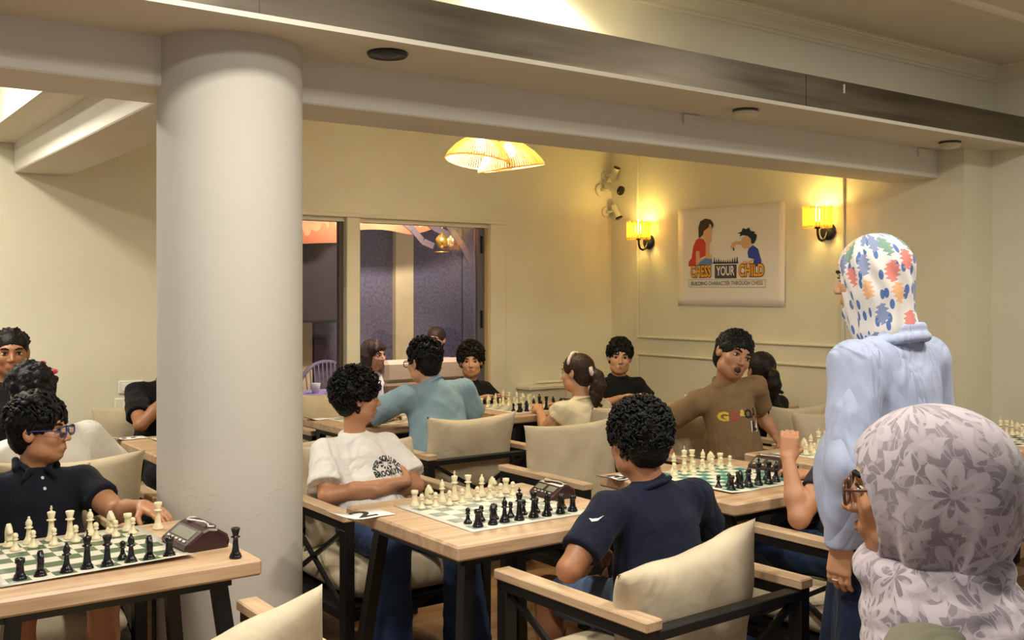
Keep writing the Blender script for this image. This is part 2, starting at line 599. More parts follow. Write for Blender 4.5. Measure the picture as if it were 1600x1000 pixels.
# brushed steel fascia with its lip
t = NT('brushed_steel')
tc = t.n('TexCoord'); mp = t.n('Mapping'); mp.inputs['Scale'].default_value = (0.7, 6, 9)
t.l(tc.outputs['Object'], mp.inputs[0])
nz = t.n('TexNoise', i_Scale=2.0, i_Detail=7.0); t.l(mp.outputs[0], nz.inputs['Vector'])
t.l(t.ramp(nz.outputs[0], [(0.3, lin((92, 84, 72))), (0.75, lin((124, 114, 99)))]), t.b.inputs['Base Color'])
t.l(t.ramp(nz.outputs[0], [(0.3, (0.34,)*3), (0.7, (0.5,)*3)]), t.b.inputs['Roughness'])
t.b.inputs['Metallic'].default_value = 0.85
M_STEEL = t.m
st = struct(boxo('trim_steel_fascia', M_STEEL, -3.2, 6.325, 3.205, 3.225, 2.436, 2.597), 'brushed steel fascia band under the ceiling')
for x0, x1, nm in ((-3.19, 1.3, 'panel'), (1.303, 4.098, 'panel'), (4.102, 6.32, 'panel')):
    boxo(nm, M_STEEL, x0, x1, 3.2, 3.206, 2.438, 2.596, parent=st)
boxo('cable_tie', M_WHITE, 4.39, 4.397, 3.193, 3.2, 2.535, 2.58, parent=st)
struct(boxo('trim_lip', M_CEIL, -3.2, 6.325, 3.186, 3.225, 2.418, 2.436), 'pale lip under the steel fascia')

# cornice: cove profile with beads, along the upper wall and round the corner
prof = [(0, 0), (0.0, -0.085), (-0.008, -0.085), (-0.012, -0.078), (-0.012, -0.068), (-0.02, -0.066), (-0.024, -0.055), (-0.034, -0.038), (-0.052, -0.024), (-0.068, -0.018), (-0.07, -0.012), (-0.085, -0.012), (-0.09, -0.004), (-0.10, -0.003), (-0.10, 0)]
cm = MB(); n = len(prof)
rows = []
for end in (0, 1):
    rows.append([((-3.2, 3.48+y, 2.95+z), (6.325+y, 3.48+y, 2.95+z))[end] for y, z in prof])
cm.add(rows[0]+rows[1], [(i, i+1, n+i+1, n+i) for i in range(n-1)])
rows = [[(6.325+y, 3.48+y, 2.95+z) for y, z in prof], [(6.325+y, -2.2, 2.95+z) for y, z in prof]]
cm.add(rows[0]+rows[1], [(i, i+1, n+i+1, n+i) for i in range(n-1)])
struct(fix_normals(cm.build('trim_cornice', M_TRIM)), 'moulded plaster cornice')
pm = MB()
pm.prism([(2.70, 2.95), (2.715, 2.935), (2.735, 2.93), (2.755, 2.937), (2.765, 2.95)], -3.2, 5.6)
struct(fix_normals(pm.build('trim_ceiling_frame', M_TRIM)), 'thin moulding framing the ceiling panel')

# picture-frame mouldings on the right wall
def vmould(name, v0, z0, v1, z1, w=0.028):
    a = (U-0.008, v0, z0); b = (U-0.008, v1, z1)
    m = MB().bar(a, b, w if abs(z1-z0) < 0.01 else 0.018, 0.018 if abs(z1-z0) < 0.01 else w, up=(0, 0, 1) if abs(z1-z0) < 0.01 else (0, 1, 0), bev=0.005)
    o = m.build(name, M_WALLR, wr); return o
for v0, z0, v1, z1 in ((6.43, 1.160, 4.37, 1.160), (6.43, 1.160, 6.43, 2.7), (4.37, 1.160, 4.37, 2.7), (4.15, 1.160, 3.6, 1.16),
                       (6.43, 1.015, 4.37, 1.015), (6.43, 1.015, 6.43, 0.2), (4.37, 1.015, 4.37, 0.2)):
    vmould('moulding', v0, z0, v1, z1)

# ---------------------------------------------------------------- window
t = NT('window_glass')
fr = t.n('Fresnel', i_IOR=1.45); tr = t.n('BsdfTransparent'); gl = t.n('BsdfGlossy', i_Roughness=0.02); mx = t.n('MixShader')
tr.inputs[0].default_value = (0.93, 0.93, 0.96, 1)
t.l(fr.outputs[0], mx.inputs[0]); t.l(tr.outputs[0], mx.inputs[1]); t.l(gl.outputs[0], mx.inputs[2]); t.l(mx.outputs[0], t.out.inputs[0])
M_GLASS = t.m
t = NT('tinted_glass')
fr = t.n('Fresnel', i_IOR=1.5); tr = t.n('BsdfTransparent'); gl = t.n('BsdfGlossy', i_Roughness=0.03); mx = t.n('MixShader')
tr.inputs[0].default_value = (0.80, 0.78, 0.80, 1)
t.l(fr.outputs[0], mx.inputs[0]); t.l(tr.outputs[0], mx.inputs[1]); t.l(gl.outputs[0], mx.inputs[2]); t.l(mx.outputs[0], t.out.inputs[0])
M_TINT = t.m
M_FRAME = mat('window_frame_paint', (226, 217, 192), 0.4)
M_ALU = mat('grey_aluminium', (112, 108, 116), 0.4, 0.4)
wroot = struct(empty('window_1'), 'wide patio window with cream frame and one thick mullion')
fm = MB(); fm.box(OP0-0.05, OP1+0.155, W-0.022, W+0.002, OPT, OPT+0.03, 0.004); fm.build('head_casing', M_FRAME, wroot)
boxo('side_casing', M_FRAME, OP1, OP1+0.155, W-0.016, W+0.002, 0, OPT+0.0, bev=0.004, parent=wroot)
boxo('side_casing', M_FRAME, OP0-0.1, OP0, W-0.016, W+0.002, 0, OPT, bev=0.004, parent=wroot)
boxo('mullion', M_FRAME, 3.421, 3.53, W-0.012, W+0.12, SILL, OPT, bev=0.005, parent=wroot)
boxo('head_rail', M_FRAME, OP0, OP1, W+0.03, W+0.13, OPT-0.03, OPT, parent=wroot)
boxo('jamb', mat('jamb_wood', (214, 186, 134), 0.5), OP1-0.02, OP1, W, W+0.18, SILL, OPT-0.03, parent=wroot)
boxo('sash_stile', M_ALU, OP1-0.085, OP1-0.02, W+0.05, W+0.11, SILL, OPT-0.03, parent=wroot)
boxo('sash_stile', mat('bronze_aluminium', (92, 80, 66), 0.4, 0.3), 3.392, 3.421, W+0.05, W+0.10, SILL, OPT-0.03, parent=wroot)
for z in (0.95, 1.25, 1.85):
    boxo('hinge', mat('dark_hinge', (40, 40, 46), 0.4, 0.6), OP1-0.06, OP1-0.045, W+0.035, W+0.05, z, z+0.14, parent=wroot)
boxo('pane', M_TINT, OP0, 3.392, W+0.07, W+0.078, SILL, OPT-0.03, parent=wroot)
boxo('pane', M_GLASS, 3.53, OP1-0.085, W+0.07, W+0.078, SILL, OPT-0.03, parent=wroot)

# ---------------------------------------------------------------- patio behind the glass
def stucco(name, col):
    t = NT(name); tc = t.n('TexCoord')
    n1 = t.n('TexNoise', i_Scale=38.0, i_Detail=5.0); t.l(tc.outputs['Object'], n1.inputs['Vector'])
    c = lin(col)
    t.l(t.ramp(n1.outputs[0], [(0.35, tuple(x*0.72 for x in c[:3])), (0.65, tuple(min(1, x*1.25) for x in c[:3]))]), t.b.inputs['Base Color'])
    t.b.inputs['Roughness'].default_value = 0.85
    bp = t.n('Bump', i_Strength=0.6, i_Distance=0.01); t.l(n1.outputs[0], bp.inputs['Height']); t.l(bp.outputs[0], t.b.inputs['Normal'])
    return t.m
M_STUC = stucco('purple_stucco', (106, 97, 112))
M_CREAM = mat('cream_render', (228, 204, 150), 0.7, bump=0.1, bscale=40, var=0.06)
struct(boxo('floor_patio', mat('patio_tile', (120, 108, 112), 0.6, var=0.1), 1.5, 8.5, W+0.18, 9.2, -0.1, -0.02), 'patio floor')
pw = struct(empty('wall_patio'), 'purple grey stucco wall of the patio')
for x0, x1 in ((2.6, 4.19), (4.21, 4.50), (4.52, 5.07), (5.25, 5.885), (5.905, 8.5)):
    boxo('stucco_panel', M_STUC, x0, x1, 9.0, 9.15, -0.02, 2.7, parent=pw)
boxo('seam', mat('dark_joint', (38, 34, 44), 0.8), 2.6, 8.5, 9.03, 9.16, -0.02, 2.7, parent=pw)
struct(boxo('patio_pillar', M_CREAM, 5.06, 5.265, 8.93, 9.02, -0.02, 2.7, bev=0.006), 'cream pillar on the purple patio wall')
struct(boxo('patio_pillar', M_CREAM, 3.72, 4.17, 8.95, 9.02, -0.02, 1.30, bev=0.006), 'low cream pillar behind the wicker chair')
boxo('downpipe', mat('pipe_paint', (96, 88, 116), 0.5), 4.62, 4.66, 8.93, 8.99, 0, 2.5, parent=pw)
# awning valance
aw = []
af = []
NX = 40
for i in range(NX+1):
    f = i/NX; x = 2.4+f*3.0
    drop = 1.955+0.012*math.sin(x*5) if x < 4.10 else 2.075+0.02*math.sin((x-4.1)*6)+max(0, x-4.75)*0.35
    if 4.05 < x < 4.15: drop = 1.96+(x-4.05)/0.10*0.12
    for yy, z in ((8.05+0.03*math.sin(x*11), drop), (8.1+0.02*math.sin(x*9), drop+0.25), (7.6, 2.62), (7.55, 2.63), (8.09+0.02*math.sin(x*9), drop+0.262), (8.062+0.03*math.sin(x*11), drop)):
        aw.append((x, yy, z))
for i in range(NX):
    for j in range(6):
        af.append((i*6+j, i*6+(j+1) % 6, i*6+6+(j+1) % 6, i*6+6+j))
awn = fix_normals(MB().add(aw, af, True).build('awning', mat('orange_canvas', (222, 134, 88), 0.8, bump=0.1, bscale=60)))
tag(awn, 'orange canvas awning hanging outside the window', 'awning')
# outdoor screen
tv = empty('outdoor_screen', (3.96, 8.45, 0), 0, 'large dark screen hanging on the patio beside the mullion', 'screen')
boxo('casing', mat('screen_casing', (34, 31, 32), 0.35), -0.62, 0.42, -0.03, 0.05, 1.27, 2.02, bev=0.008, parent=tv)
boxo('display', mat('screen_glass', (52, 47, 46), 0.22), -0.60, 0.40, -0.036, -0.029, 1.29, 2.0, parent=tv)
boxo('mount', M_BLACK, -0.15, -0.05, 0.05, 0.52, 1.5, 1.7, parent=tv)
# reflection in the panes, built as a solid brass ball with metal leaves
gl_ = empty('reflection_solid', (4.78, 7.62, 0), 0, 'brass ball lantern with curved metal leaves outside the window', 'lamp')
M_BRASS = mat('old_brass', (176, 148, 74), 0.25, 0.9)
MB().lathe([(0, -0.062), (0.03, -0.054), (0.052, -0.032), (0.06, 0), (0.052, 0.032), (0.03, 0.054), (0.012, 0.07), (0.006, 0.08), (0.006, 0.66), (0, 0.66)], 20, (0, 0, 1.985)).build('globe', M_BRASS, gl_)
MB().tube([(0, 0, 2.62), (0, -0.665, 2.62)], 0.01, 8).build('bracket', M_BLACK, gl_)
MB().lathe([(0.0, 1.88), (0.07, 1.885), (0.07, 1.893), (0, 1.9)], 20).build('drip_plate', M_BRASS, gl_)
M_LEAF = mat('leaf_steel', (150, 140, 146), 0.22, 0.9)
for pts in (((-0.42, 0, 2.16), (-0.30, 0, 2.08), (-0.2, 0.0, 1.98), (-0.09, 0, 1.94)), ((0.02, 0, 2.18), (0.1, 0, 2.08), (0.2, 0, 1.97), (0.3, 0, 1.80)), ((-0.2, 0, 2.18), (-0.08, 0, 2.1), (0.05, 0, 2.05), (0.18, 0.02, 1.99))):
    lm = MB()
    for a, b in zip(pts, pts[1:]): lm.bar(a, b, 0.012, 0.055, up=(0, 0, 1))
    lm.build('leaf', M_LEAF, gl_)
pl_ = empty('patio_fill_fixture', (4.3, W+0.18, 2.42), 0, 'white floodlight over the window on the patio side', 'lamp')  # unseen housing made up to carry the added patio fill
boxo('housing', M_WHITE, -0.16, 0.16, 0.0, 0.09, -0.06, 0.10, bev=0.01, parent=pl_)
boxo('arm', M_BLACK, -0.02, 0.02, 0.0, 0.03, -0.1, -0.05, parent=pl_)
# sofa back, wicker chair, clothed table
sf = empty('patio_sofa', (4.62, 7.55, 0), 0, 'beige upholstered sofa back seen through the window', 'sofa')
M_SOFA = mat('sofa_beige', (196, 176, 146), 0.6, bump=0.08)
boxo('back_cushion', M_SOFA, -0.48, 0.52, -0.08, 0.09, 0.78, 0.965, bev=0.03, parent=sf)
boxo('body', mat('sofa_brown', (120, 98, 72), 0.6, var=0.15, vscale=9), -0.5, 0.54, -0.1, 0.6, 0.05, 0.78, bev=0.02, parent=sf)
boxo('seat_cushion', M_SOFA, -0.46, 0.5, 0.1, 0.6, 0.78-0.36, 0.46, bev=0.02, parent=sf)
wk = empty('wicker_chair', (4.02, 8.34, 0), 0.15, 'grey wicker chair with rounded back on the patio', 'chair')
M_WICK = mat('wicker', (108, 102, 120), 0.6)
pts = [(0.29*math.cos(a), 0.02*math.sin(a), 0.66+0.26*math.sin(a)) for a in np.linspace(0, PI, 15)]
MB().tube(pts, 0.02, 8).build('back_hoop', M_WICK, wk)
for k in range(13):
    x = -0.26+k*0.0433; z1 = 0.66+0.26*math.sqrt(max(0, 1-(x/0.29)**2))
    MB().tube([(x*0.9, -0.03, 0.45), (x, 0, z1)], 0.006, 6).build('cane', M_WICK, wk)
boxo('seat', M_WICK, -0.28, 0.28, -0.5, 0.02, 0.38, 0.45, bev=0.02, parent=wk)
for sx in (-0.24, 0.24):
    for sy in (-0.46, -0.02): MB().tube([(sx, sy, 0), (sx, sy, 0.4)], 0.02, 8).build('leg', M_WICK, wk)
pt = empty('patio_table', (3.42, 7.46, 0), 0, 'small patio table under a lilac cloth with cups', 'table')
boxo('top', mat('lilac_cloth', (158, 146, 190), 0.8), -0.35, 0.36, -0.35, 0.35, 0.70, 0.735, bev=0.008, parent=pt)
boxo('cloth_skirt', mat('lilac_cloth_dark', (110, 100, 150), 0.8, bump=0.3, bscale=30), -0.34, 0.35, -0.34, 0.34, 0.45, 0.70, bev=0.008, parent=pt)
MB().lathe([(0.2, 0), (0.2, 0.02), (0.03, 0.04), (0.03, 0.46)], 16).build('pedestal', M_BLACK, pt)
M_CER = mat('ceramic', (232, 224, 226), 0.3)
for i, (x, y, h) in enumerate(((3.52, 7.5, 0.08), (3.62, 7.42, 0.05))):
    c = MB().lathe([(0, 0), (0.025, 0), (0.04, h), (0.034, h), (0.02, 0.01), (0, 0.01)], 16).build('cup', M_CER); c.location = (x, y, 0.735)
    tag(c, ('taller white cup on the lilac patio table', 'shorter white cup on the lilac patio table')[i], 'cup')

# ---------------------------------------------------------------- wall and ceiling fittings
rc = empty('radiator_cover', (5.5, W, 0), 0, 'low cream box cover against the window wall below the cameras', 'radiator cover')
boxo('body', M_WALL, -0.52, 0.48, -0.17, 0, 0, 0.745, bev=0.006, parent=rc)
boxo('lid', M_TRIM, -0.545, 0.49, -0.19, 0, 0.745, 0.775, bev=0.006, parent=rc)
MB().tube([(-0.35, -0.02, 0.79), (0.45, -0.02, 0.79)], 0.012, 8).build('pipe', M_TRIM, rc)
boxo('pipe_clip', M_BLACK, 0.0, 0.02, -0.04, -0.005, 0.775, 0.81, parent=rc)

def switch(u, z, k, label):
    s = empty('light_switch', (u, W, z), 0, label, 'switch')
    boxo('plate', M_WHITE, -0.078, 0.078, -0.012, 0, -0.042, 0.042, bev=0.006, parent=s)
    for i in range(k):
        x = (i-(k-1)/2)*0.027
        boxo('rocker', mat('switch_white', (243, 240, 230), 0.3), x-0.012, x+0.012, -0.017, -0.011, -0.024, 0.024, bev=0.002, parent=s)
switch(1.885, 0.925, 4, 'upper white switch plate on the wall left of the column')
switch(1.862, 0.815, 2, 'lower white switch plate on the wall left of the column')

M_PLAST = mat('old_white_plastic', (214, 204, 176), 0.4)
def detector(x, y, label, r=0.062):
    d = empty('smoke_detector', (x, y, 2.432), 0, label, 'detector')
    MB().lathe([(0, 0), (r, 0), (r, -0.012), (r*0.94, -0.014)], 24).build('base', mat('detector_base', (70, 60, 50), 0.5), d)
    MB().lathe([(r*0.97, -0.01), (r, -0.018), (r*0.9, -0.036), (r*0.55, -0.042), (0, -0.043)], 24).build('cover', M_PLAST, d)
detector(3.90, 3.41, 'yellowed round smoke detector on the middle of the soffit')
detector(5.71, 3.41, 'round smoke detector at the right end of the soffit')
sp = empty('ceiling_speaker', (1.89, 3.40, 2.432), 0, 'round black ceiling speaker on the soffit by the column', 'speaker')
MB().lathe([(0.0, 0), (0.074, 0), (0.078, -0.006), (0.072, -0.016), (0.055, -0.010), (0, -0.010)], 28).build('rim', mat('speaker_black', (20, 20, 24), 0.35), sp)
MB().lathe([(0.05, -0.011), (0.03, -0.018), (0.015, -0.02), (0, -0.02)], 20).build('cone', mat('speaker_cone', (60, 60, 66), 0.4), sp)
for x, nm in ((3.78, 'small painted junction plate on the beam near the middle detector'), (5.83, 'small painted junction plate at the right end of the beam')):
    j = boxo('junction_plate', M_BEAM, x-0.06, x+0.06, VB-0.012, VB, 2.375, 2.428, bev=0.003); tag(j, nm, 'plate')

# security cameras in the corner
M_CAMW = mat('camera_shell', (222, 214, 190), 0.35); M_CAMB = mat('camera_glass', (14, 14, 16), 0.15)
def cctv(x, z, aim, label, plate=True, s=1.0):
    r = empty('security_camera', (x, W, z), 0, label, 'camera'); r.scale = (s, s, s)
    MB().lathe([(0, 0), (0.06, 0), (0.06, 0.014), (0.045, 0.022), (0, 0.022)], 24, M=Matrix.Translation((-0.05, 0, 0.0)) @ Matrix.Rotation(PI/2, 4, 'X')).build('base', M_CAMW, r)
    a = Vector((-0.05, -0.02, 0)); b = Vector((0.0, -0.13, 0.01)); MB().tube([a, (-0.03, -0.08, 0), b], 0.016, 10).build('bracket', M_CAMW, r)
    d = Vector(aim).normalized(); M = Matrix.Translation(b) @ d.to_track_quat('Z', 'Y').to_matrix().to_4x4()
    MB().lathe([(0, -0.08), (0.032, -0.078), (0.038, -0.05), (0.038, 0.075), (0.042, 0.08), (0.042, 0.098), (0.034, 0.098), (0.034, 0.085)], 20, M=M).build('housing', M_CAMW, r)
    MB().lathe([(0.0425, 0.086), (0.0425, 0.100), (0.03, 0.102), (0, 0.102)], 20, M=M).build('lens', M_CAMB, r)
cctv(5.915, 2.43, (0.1, -1, -0.35), 'upper white bullet camera high in the wall corner', s=0.95)
cctv(5.955, 2.555, (0.0, -0.5, 0.9), 'small upturned white camera above the bullet camera', s=0.7)
cctv(5.965, 2.24, (0.15, -0.4, -0.9), 'lower white camera hanging in the wall corner', s=0.75)

# sconces
M_SLAT = NT('bamboo_slat')
M_SLAT.b.inputs['Base Color'].default_value = lin((232, 204, 140)); M_SLAT.b.inputs['Roughness'].default_value = 0.6
tl = M_SLAT.n('BsdfTranslucent'); tl.inputs[0].default_value = lin((246, 214, 130)); mx = M_SLAT.n('MixShader', p0=0.6)
M_SLAT.l(M_SLAT.b.outputs[0], mx.inputs[1]); M_SLAT.l(tl.outputs[0], mx.inputs[2]); M_SLAT.l(mx.outputs[0], M_SLAT.out.inputs[0]); M_SLAT = M_SLAT.m
M_BULB = emit('warm_bulb', (255, 214, 130), 30.0)
def sconce(v, label):
    s = empty('wall_sconce', (U, v, 1.96), 0, label, 'wall lamp', 'sconces either side of the poster')
    MB().lathe([(0, 0), (0.062, 0), (0.062, 0.016), (0.05, 0.026), (0, 0.028)], 28, M=Matrix.Rotation(-PI/2, 4, 'Y')).build('back_plate', M_BLACK, s)
    pts = [(-0.02, 0, 0.0)]+[(-0.075-0.055*math.cos(a), 0, -0.0-0.065*math.sin(a)) for a in np.linspace(PI, 0, 11)[::-1]]
    pts = [(-0.02, 0, 0), (-0.03, 0, -0.03), (-0.05, 0, -0.058), (-0.08, 0, -0.068), (-0.108, 0, -0.055), (-0.122, 0, -0.025), (-0.125, 0, 0.02)]
    MB().tube(pts, 0.009, 10).build('arm', M_BLACK, s)
    MB().lathe([(0, 0.0), (0.02, 0.0), (0.022, 0.05), (0, 0.05)], 16, (-0.125, 0, 0.015)).build('lamp_holder', M_BLACK, s)
    MB().lathe([(0.015, 0.065), (0.03, 0.09), (0.028, 0.12), (0.012, 0.16), (0.004, 0.185), (0, 0.186)], 16, (-0.125, 0, 0)).build('bulb', M_BULB, s)
    sh = empty('shade', (-0.125, 0, 0)); sh.parent = s
    NSL = 28
    for i in range(NSL):
        a = 2*PI*i/NSL; r = 0.098
        zt = 0.165+0.006*math.sin(i*2.4); wd = 0.0088
        c, q = math.cos(a), math.sin(a)
        m = MB().box(-wd, wd, -0.0015, 0.0015, 0.02, zt, 0, Matrix.Translation((r*c, r*q, 0)) @ Matrix.Rotation(a+PI/2, 4, 'Z'))
        m.build('slat', M_SLAT, sh)
    for z in (0.03, 0.155):
        MB().tube([(0.094*math.cos(a), 0.094*math.sin(a), z) for a in np.linspace(0, 2*PI, 25)[:-1]], 0.003, 6, closed=True).build('shade_ring', M_SLAT, sh)
    for z in (0.028,):
        for a in (0, 2*PI/3, 4*PI/3): MB().tube([(0.01*math.cos(a), 0.01*math.sin(a), z+0.03), (0.094*math.cos(a), 0.094*math.sin(a), z)], 0.002, 5).build('spoke', M_BLACK, sh)
    light('sconce_light', 'POINT', (U-0.125, v, 1.96+0.125), 11.0, YEL, 0.038)
sconce(6.29, 'left bamboo slat wall sconce between cameras and poster')
sconce(4.49, 'right bamboo slat wall sconce beyond the poster')

# woven pendant shades
M_STRAW = NT('straw_weave')
t = M_STRAW; t.b.inputs['Base Color'].default_value = lin((212, 182, 132)); t.b.inputs['Roughness'].default_value = 0.7
tl = t.n('BsdfTranslucent'); tl.inputs[0].default_value = lin((238, 206, 150)); mx = t.n('MixShader', p0=0.55)
t.l(t.b.outputs[0], mx.inputs[1]); t.l(tl.outputs[0], mx.inputs[2]); t.l(mx.outputs[0], t.out.inputs[0]); M_STRAW = t.m
def pendant(x, y, z, tilt, label):
    p = empty('pendant_lamp', (x, y, 2.9), 0, label, 'pendant lamp', 'woven pendant lamps over the back tables')
    MB().tube([(0, 0, 0), (0, 0, z+0.2-2.9)], 0.004, 6).build('cord', M_BLACK, p)
    MB().lathe([(0, 0), (0.05, 0), (0.05, -0.02), (0, -0.025)], 20).build('canopy', M_BLACK, p)
    T = Matrix.Translation((0, 0, z-2.9)) @ Matrix.Rotation(tilt[0], 4, 'X') @ Matrix.Rotation(tilt[1], 4, 'Y')
    sh = MB(); R = 0.205; N = 84
    prof = [(R, 0.0), (R*0.95, 0.03), (R*0.75, 0.085), (R*0.45, 0.14), (R*0.2, 0.175)]
    for i in range(N):
        a = 2*PI*i/N
        pts = [T @ Vector((r*math.cos(a), r*math.sin(a), h)) for r, h in prof]
        sh.tube(pts, [0.0052, 0.005, 0.0042, 0.003, 0.0016], 5, caps=False)
    o = sh.build('shade', M_STRAW, p); o['kind'] = 'stuff'
    for k, (r, h) in enumerate((prof[0], prof[4])):
        MB().tube([T @ Vector((r*math.cos(a), r*math.sin(a), h)) for a in np.linspace(0, 2*PI, 49)[:-1]], 0.006, 6, closed=True).build('hoop', M_STRAW, p)
    MB().lathe([(0, 0.06), (0.028, 0.07), (0.038, 0.1), (0.03, 0.135), (0.015, 0.16), (0, 0.16)], 18, M=T).build('bulb', emit('pendant_bulb', (255, 226, 160), 40.0), p)
pendant(3.50, 5.16, 2.325, (0.0, 0.16), 'left woven straw pendant lampshade over the back tables')
pendant(3.72, 5.13, 2.300, (0.0, -0.16), 'right woven straw pendant lampshade over the back tables')

# round ceiling lamps
M_LAMPG = emit('lamp_diffuser', (255, 226, 180), 2.5)
for i, (lx, ly) in enumerate(CEILING_LAMPS):
    c = empty('ceiling_lamp', (lx, ly, 2.95), 0, 'round flush ceiling lamp, number %d from the left along the ceiling' % (i+1), 'ceiling lamp', 'flush ceiling lamps over the front tables')
    c['label'] = ('round flush ceiling lamp above the left foreground table', 'round flush ceiling lamp above the seated woman in grey headscarf', 'round flush ceiling lamp near the right recess wall', 'round flush ceiling lamp closest to the column')[i]
    MB().lathe([(0, 0), (0.17, 0), (0.17, -0.02), (0.15, -0.024), (0.15, -0.01), (0, -0.01)], 32).build('rim', M_WHITE, c)
    MB().lathe([(0.15, -0.012), (0.1, -0.018), (0, -0.02)], 32).build('diffuser', M_LAMPG, c)
c = empty('wall_washer', (2.62, 3.19, 2.95), 0, 'small spotlight washing the wall above the steel fascia', 'spotlight')
MB().lathe([(0, 0), (0.045, 0), (0.045, -0.02), (0.035, -0.022), (0.035, -0.01), (0, -0.01)], 24).build('rim', M_WHITE, c)
MB().lathe([(0.035, -0.011), (0, -0.012)], 24).build('lamp', M_LAMPG, c)
for lx, ly in ((-0.6, 5.3), (0.35, 5.4)):
    c = empty('bay_lamp', (lx, ly, 2.9), 0, 'round lamp in the raised ceiling behind the left tables, '+('farther from' if lx < 0 else 'nearer to')+' the column', 'ceiling lamp')
    MB().lathe([(0, 0), (0.16, 0), (0.16, -0.03), (0.14, -0.034), (0.14, -0.015), (0, -0.015)], 32).build('rim', M_WHITE, c)
    MB().lathe([(0.14, -0.017), (0, -0.024)], 32).build('diffuser', M_LAMPG, c)

# ---------------------------------------------------------------- flat lettering
def text_mesh(txt, size, off=0.0, res=3, align='CENTER', sx=1.0):
    cu = bpy.data.curves.new('lettering', 'FONT'); cu.body = txt; cu.size = size; cu.offset = off; cu.resolution_u = res
    cu.align_x = align; cu.align_y = 'CENTER'; cu.fill_mode = 'FRONT'
    o = bpy.data.objects.new('lettering', cu); COL.objects.link(o)
    dg = bpy.context.evaluated_depsgraph_get(); me = bpy.data.meshes.new_from_object(o.evaluated_get(dg))
    bpy.data.objects.remove(o); bpy.data.curves.remove(cu)
    if sx != 1.0:
        for v in me.vertices: v.co.x *= sx
    return me
def put_text(txt, size, m, parent, loc, rot, off=0.0, name='lettering', sx=1.0):
    me = text_mesh(txt, size, off, sx=sx); me.materials.clear()
    o = link_mesh(name, me, m, parent); o.location = loc; o.rotation_euler = rot
    return o

# ---------------------------------------------------------------- poster
PW, PH = 1.085, 0.775
po = empty('poster', (U, 5.95, 1.428), -PI/2, 'white printed poster with cartoon chess players and CHESS YOUR CHILD lettering', 'poster')
# local frame: x runs right along the wall, -y towards the room, z up
sheet = []
NXp, NZp = 16, 12
for layer in (0, 1):
    for i in range(NXp+1):
        for j in range(NZp+1):
            x, z = i/NXp, j/NZp
            y = -0.004-0.012*x*x*(1-z)*0.8-0.004*math.sin(x*5)*z - (0.0012 if layer else 0)
            sheet.append((x*PW, y, z*PH))
sf_ = []
q = (NXp+1)*(NZp+1)
g = lambda i, j, l=0: l*q+i*(NZp+1)+j
for i in range(NXp):
    for j in range(NZp):
        sf_.append((g(i, j, 1), g(i+1, j, 1), g(i+1, j+1, 1), g(i, j+1, 1)))
        sf_.append((g(i, j), g(i, j+1), g(i+1, j+1), g(i+1, j)))
for i in range(NXp):
    sf_.append((g(i, 0), g(i+1, 0), g(i+1, 0, 1), g(i, 0, 1))); sf_.append((g(i, NZp), g(i, NZp, 1), g(i+1, NZp, 1), g(i+1, NZp)))
for j in range(NZp):
    sf_.append((g(0, j), g(0, j, 1), g(0, j+1, 1), g(0, j+1))); sf_.append((g(NXp, j), g(NXp, j+1), g(NXp, j+1, 1), g(NXp, j, 1)))
MB().add(sheet, sf_, True).build('sheet', mat('poster_paper', (232, 222, 208), 0.55), po)
def pp(x, y, lay):
    f = (x-100)/885.0; top = 155-90*f
    xx = f*PW; zz = (935-y)/(935-top)*PH
    fx, fz = f, zz/PH
    return (xx, -0.004-0.012*fx*fx*(1-fz)*0.8-0.004*math.sin(fx*5)*fz-0.0022-0.0005*lay, zz)
def ppoly(name, pts, col, lay=1):
    v = [pp(x, y, lay) for x, y in pts]
    o = MB().add(v, [tuple(range(len(v)))]).build(name, mat('print_%02x%02x%02x' % col, col, 0.6), po)
    return fix_normals(o)
SK = (224, 170, 122)
ppoly('print_sleeve_arm', [(350, 400), (395, 372), (405, 395), (385, 420), (380, 530), (348, 540)], SK, 1)
ppoly('print_red_shirt', [(290, 378), (330, 385), (350, 410), (350, 520), (300, 545), (265, 590), (265, 612), (195, 612), (200, 570), (225, 545), (240, 450), (265, 395)], (206, 62, 46), 2)
ppoly('print_forearm', [(265, 485), (298, 485), (298, 555), (345, 538), (375, 503), (405, 520), (400, 548), (300, 582), (265, 582)], SK, 3)
ppoly('print_jeans', [(300, 575), (345, 545), (405, 548), (407, 592), (330, 602), (258, 607)], (96, 132, 190), 4)
ppoly('print_face', [(326, 318), (375, 285), (400, 290), (404, 330), (398, 380), (370, 398), (340, 388), (325, 350)], SK, 5)
ppoly('print_hair', [(290, 372), (288, 290), (305, 240), (350, 217), (395, 225), (415, 250), (418, 275), (405, 300), (400, 268), (385, 258), (375, 290), (350, 310), (335, 320), (330, 350), (300, 378)], (58, 34, 24), 6)
ppoly('print_blue_shirt', [(740, 430), (780, 460), (808, 560), (802, 606), (738, 606), (750, 545), (705, 535), (697, 490), (710, 455)], (42, 68, 158), 2)
ppoly('print_boy_arm', [(560, 440), (575, 410), (610, 398), (652, 402), (652, 425), (610, 425), (590, 450), (565, 460)], SK, 1)
ppoly('print_boy_forearm', [(748, 540), (740, 565), (700, 590), (655, 580), (660, 562), (700, 565)], SK, 3)
ppoly('print_boy_face', [(655, 370), (700, 350), (728, 385), (730, 420), (700, 455), (670, 462), (650, 440), (645, 410)], SK, 4)
ppoly('print_boy_hair', [(617, 335), (650, 320), (660, 292), (690, 300), (708, 285), (725, 315), (755, 320), (750, 335), (772, 345), (765, 385), (745, 420), (728, 415), (725, 380), (700, 355), (660, 350), (635, 362), (642, 340)], (18, 26, 42), 5)
ppoly('print_pawn', [(582, 452), (590, 452), (593, 478), (582, 478)], (24, 22, 22), 5)
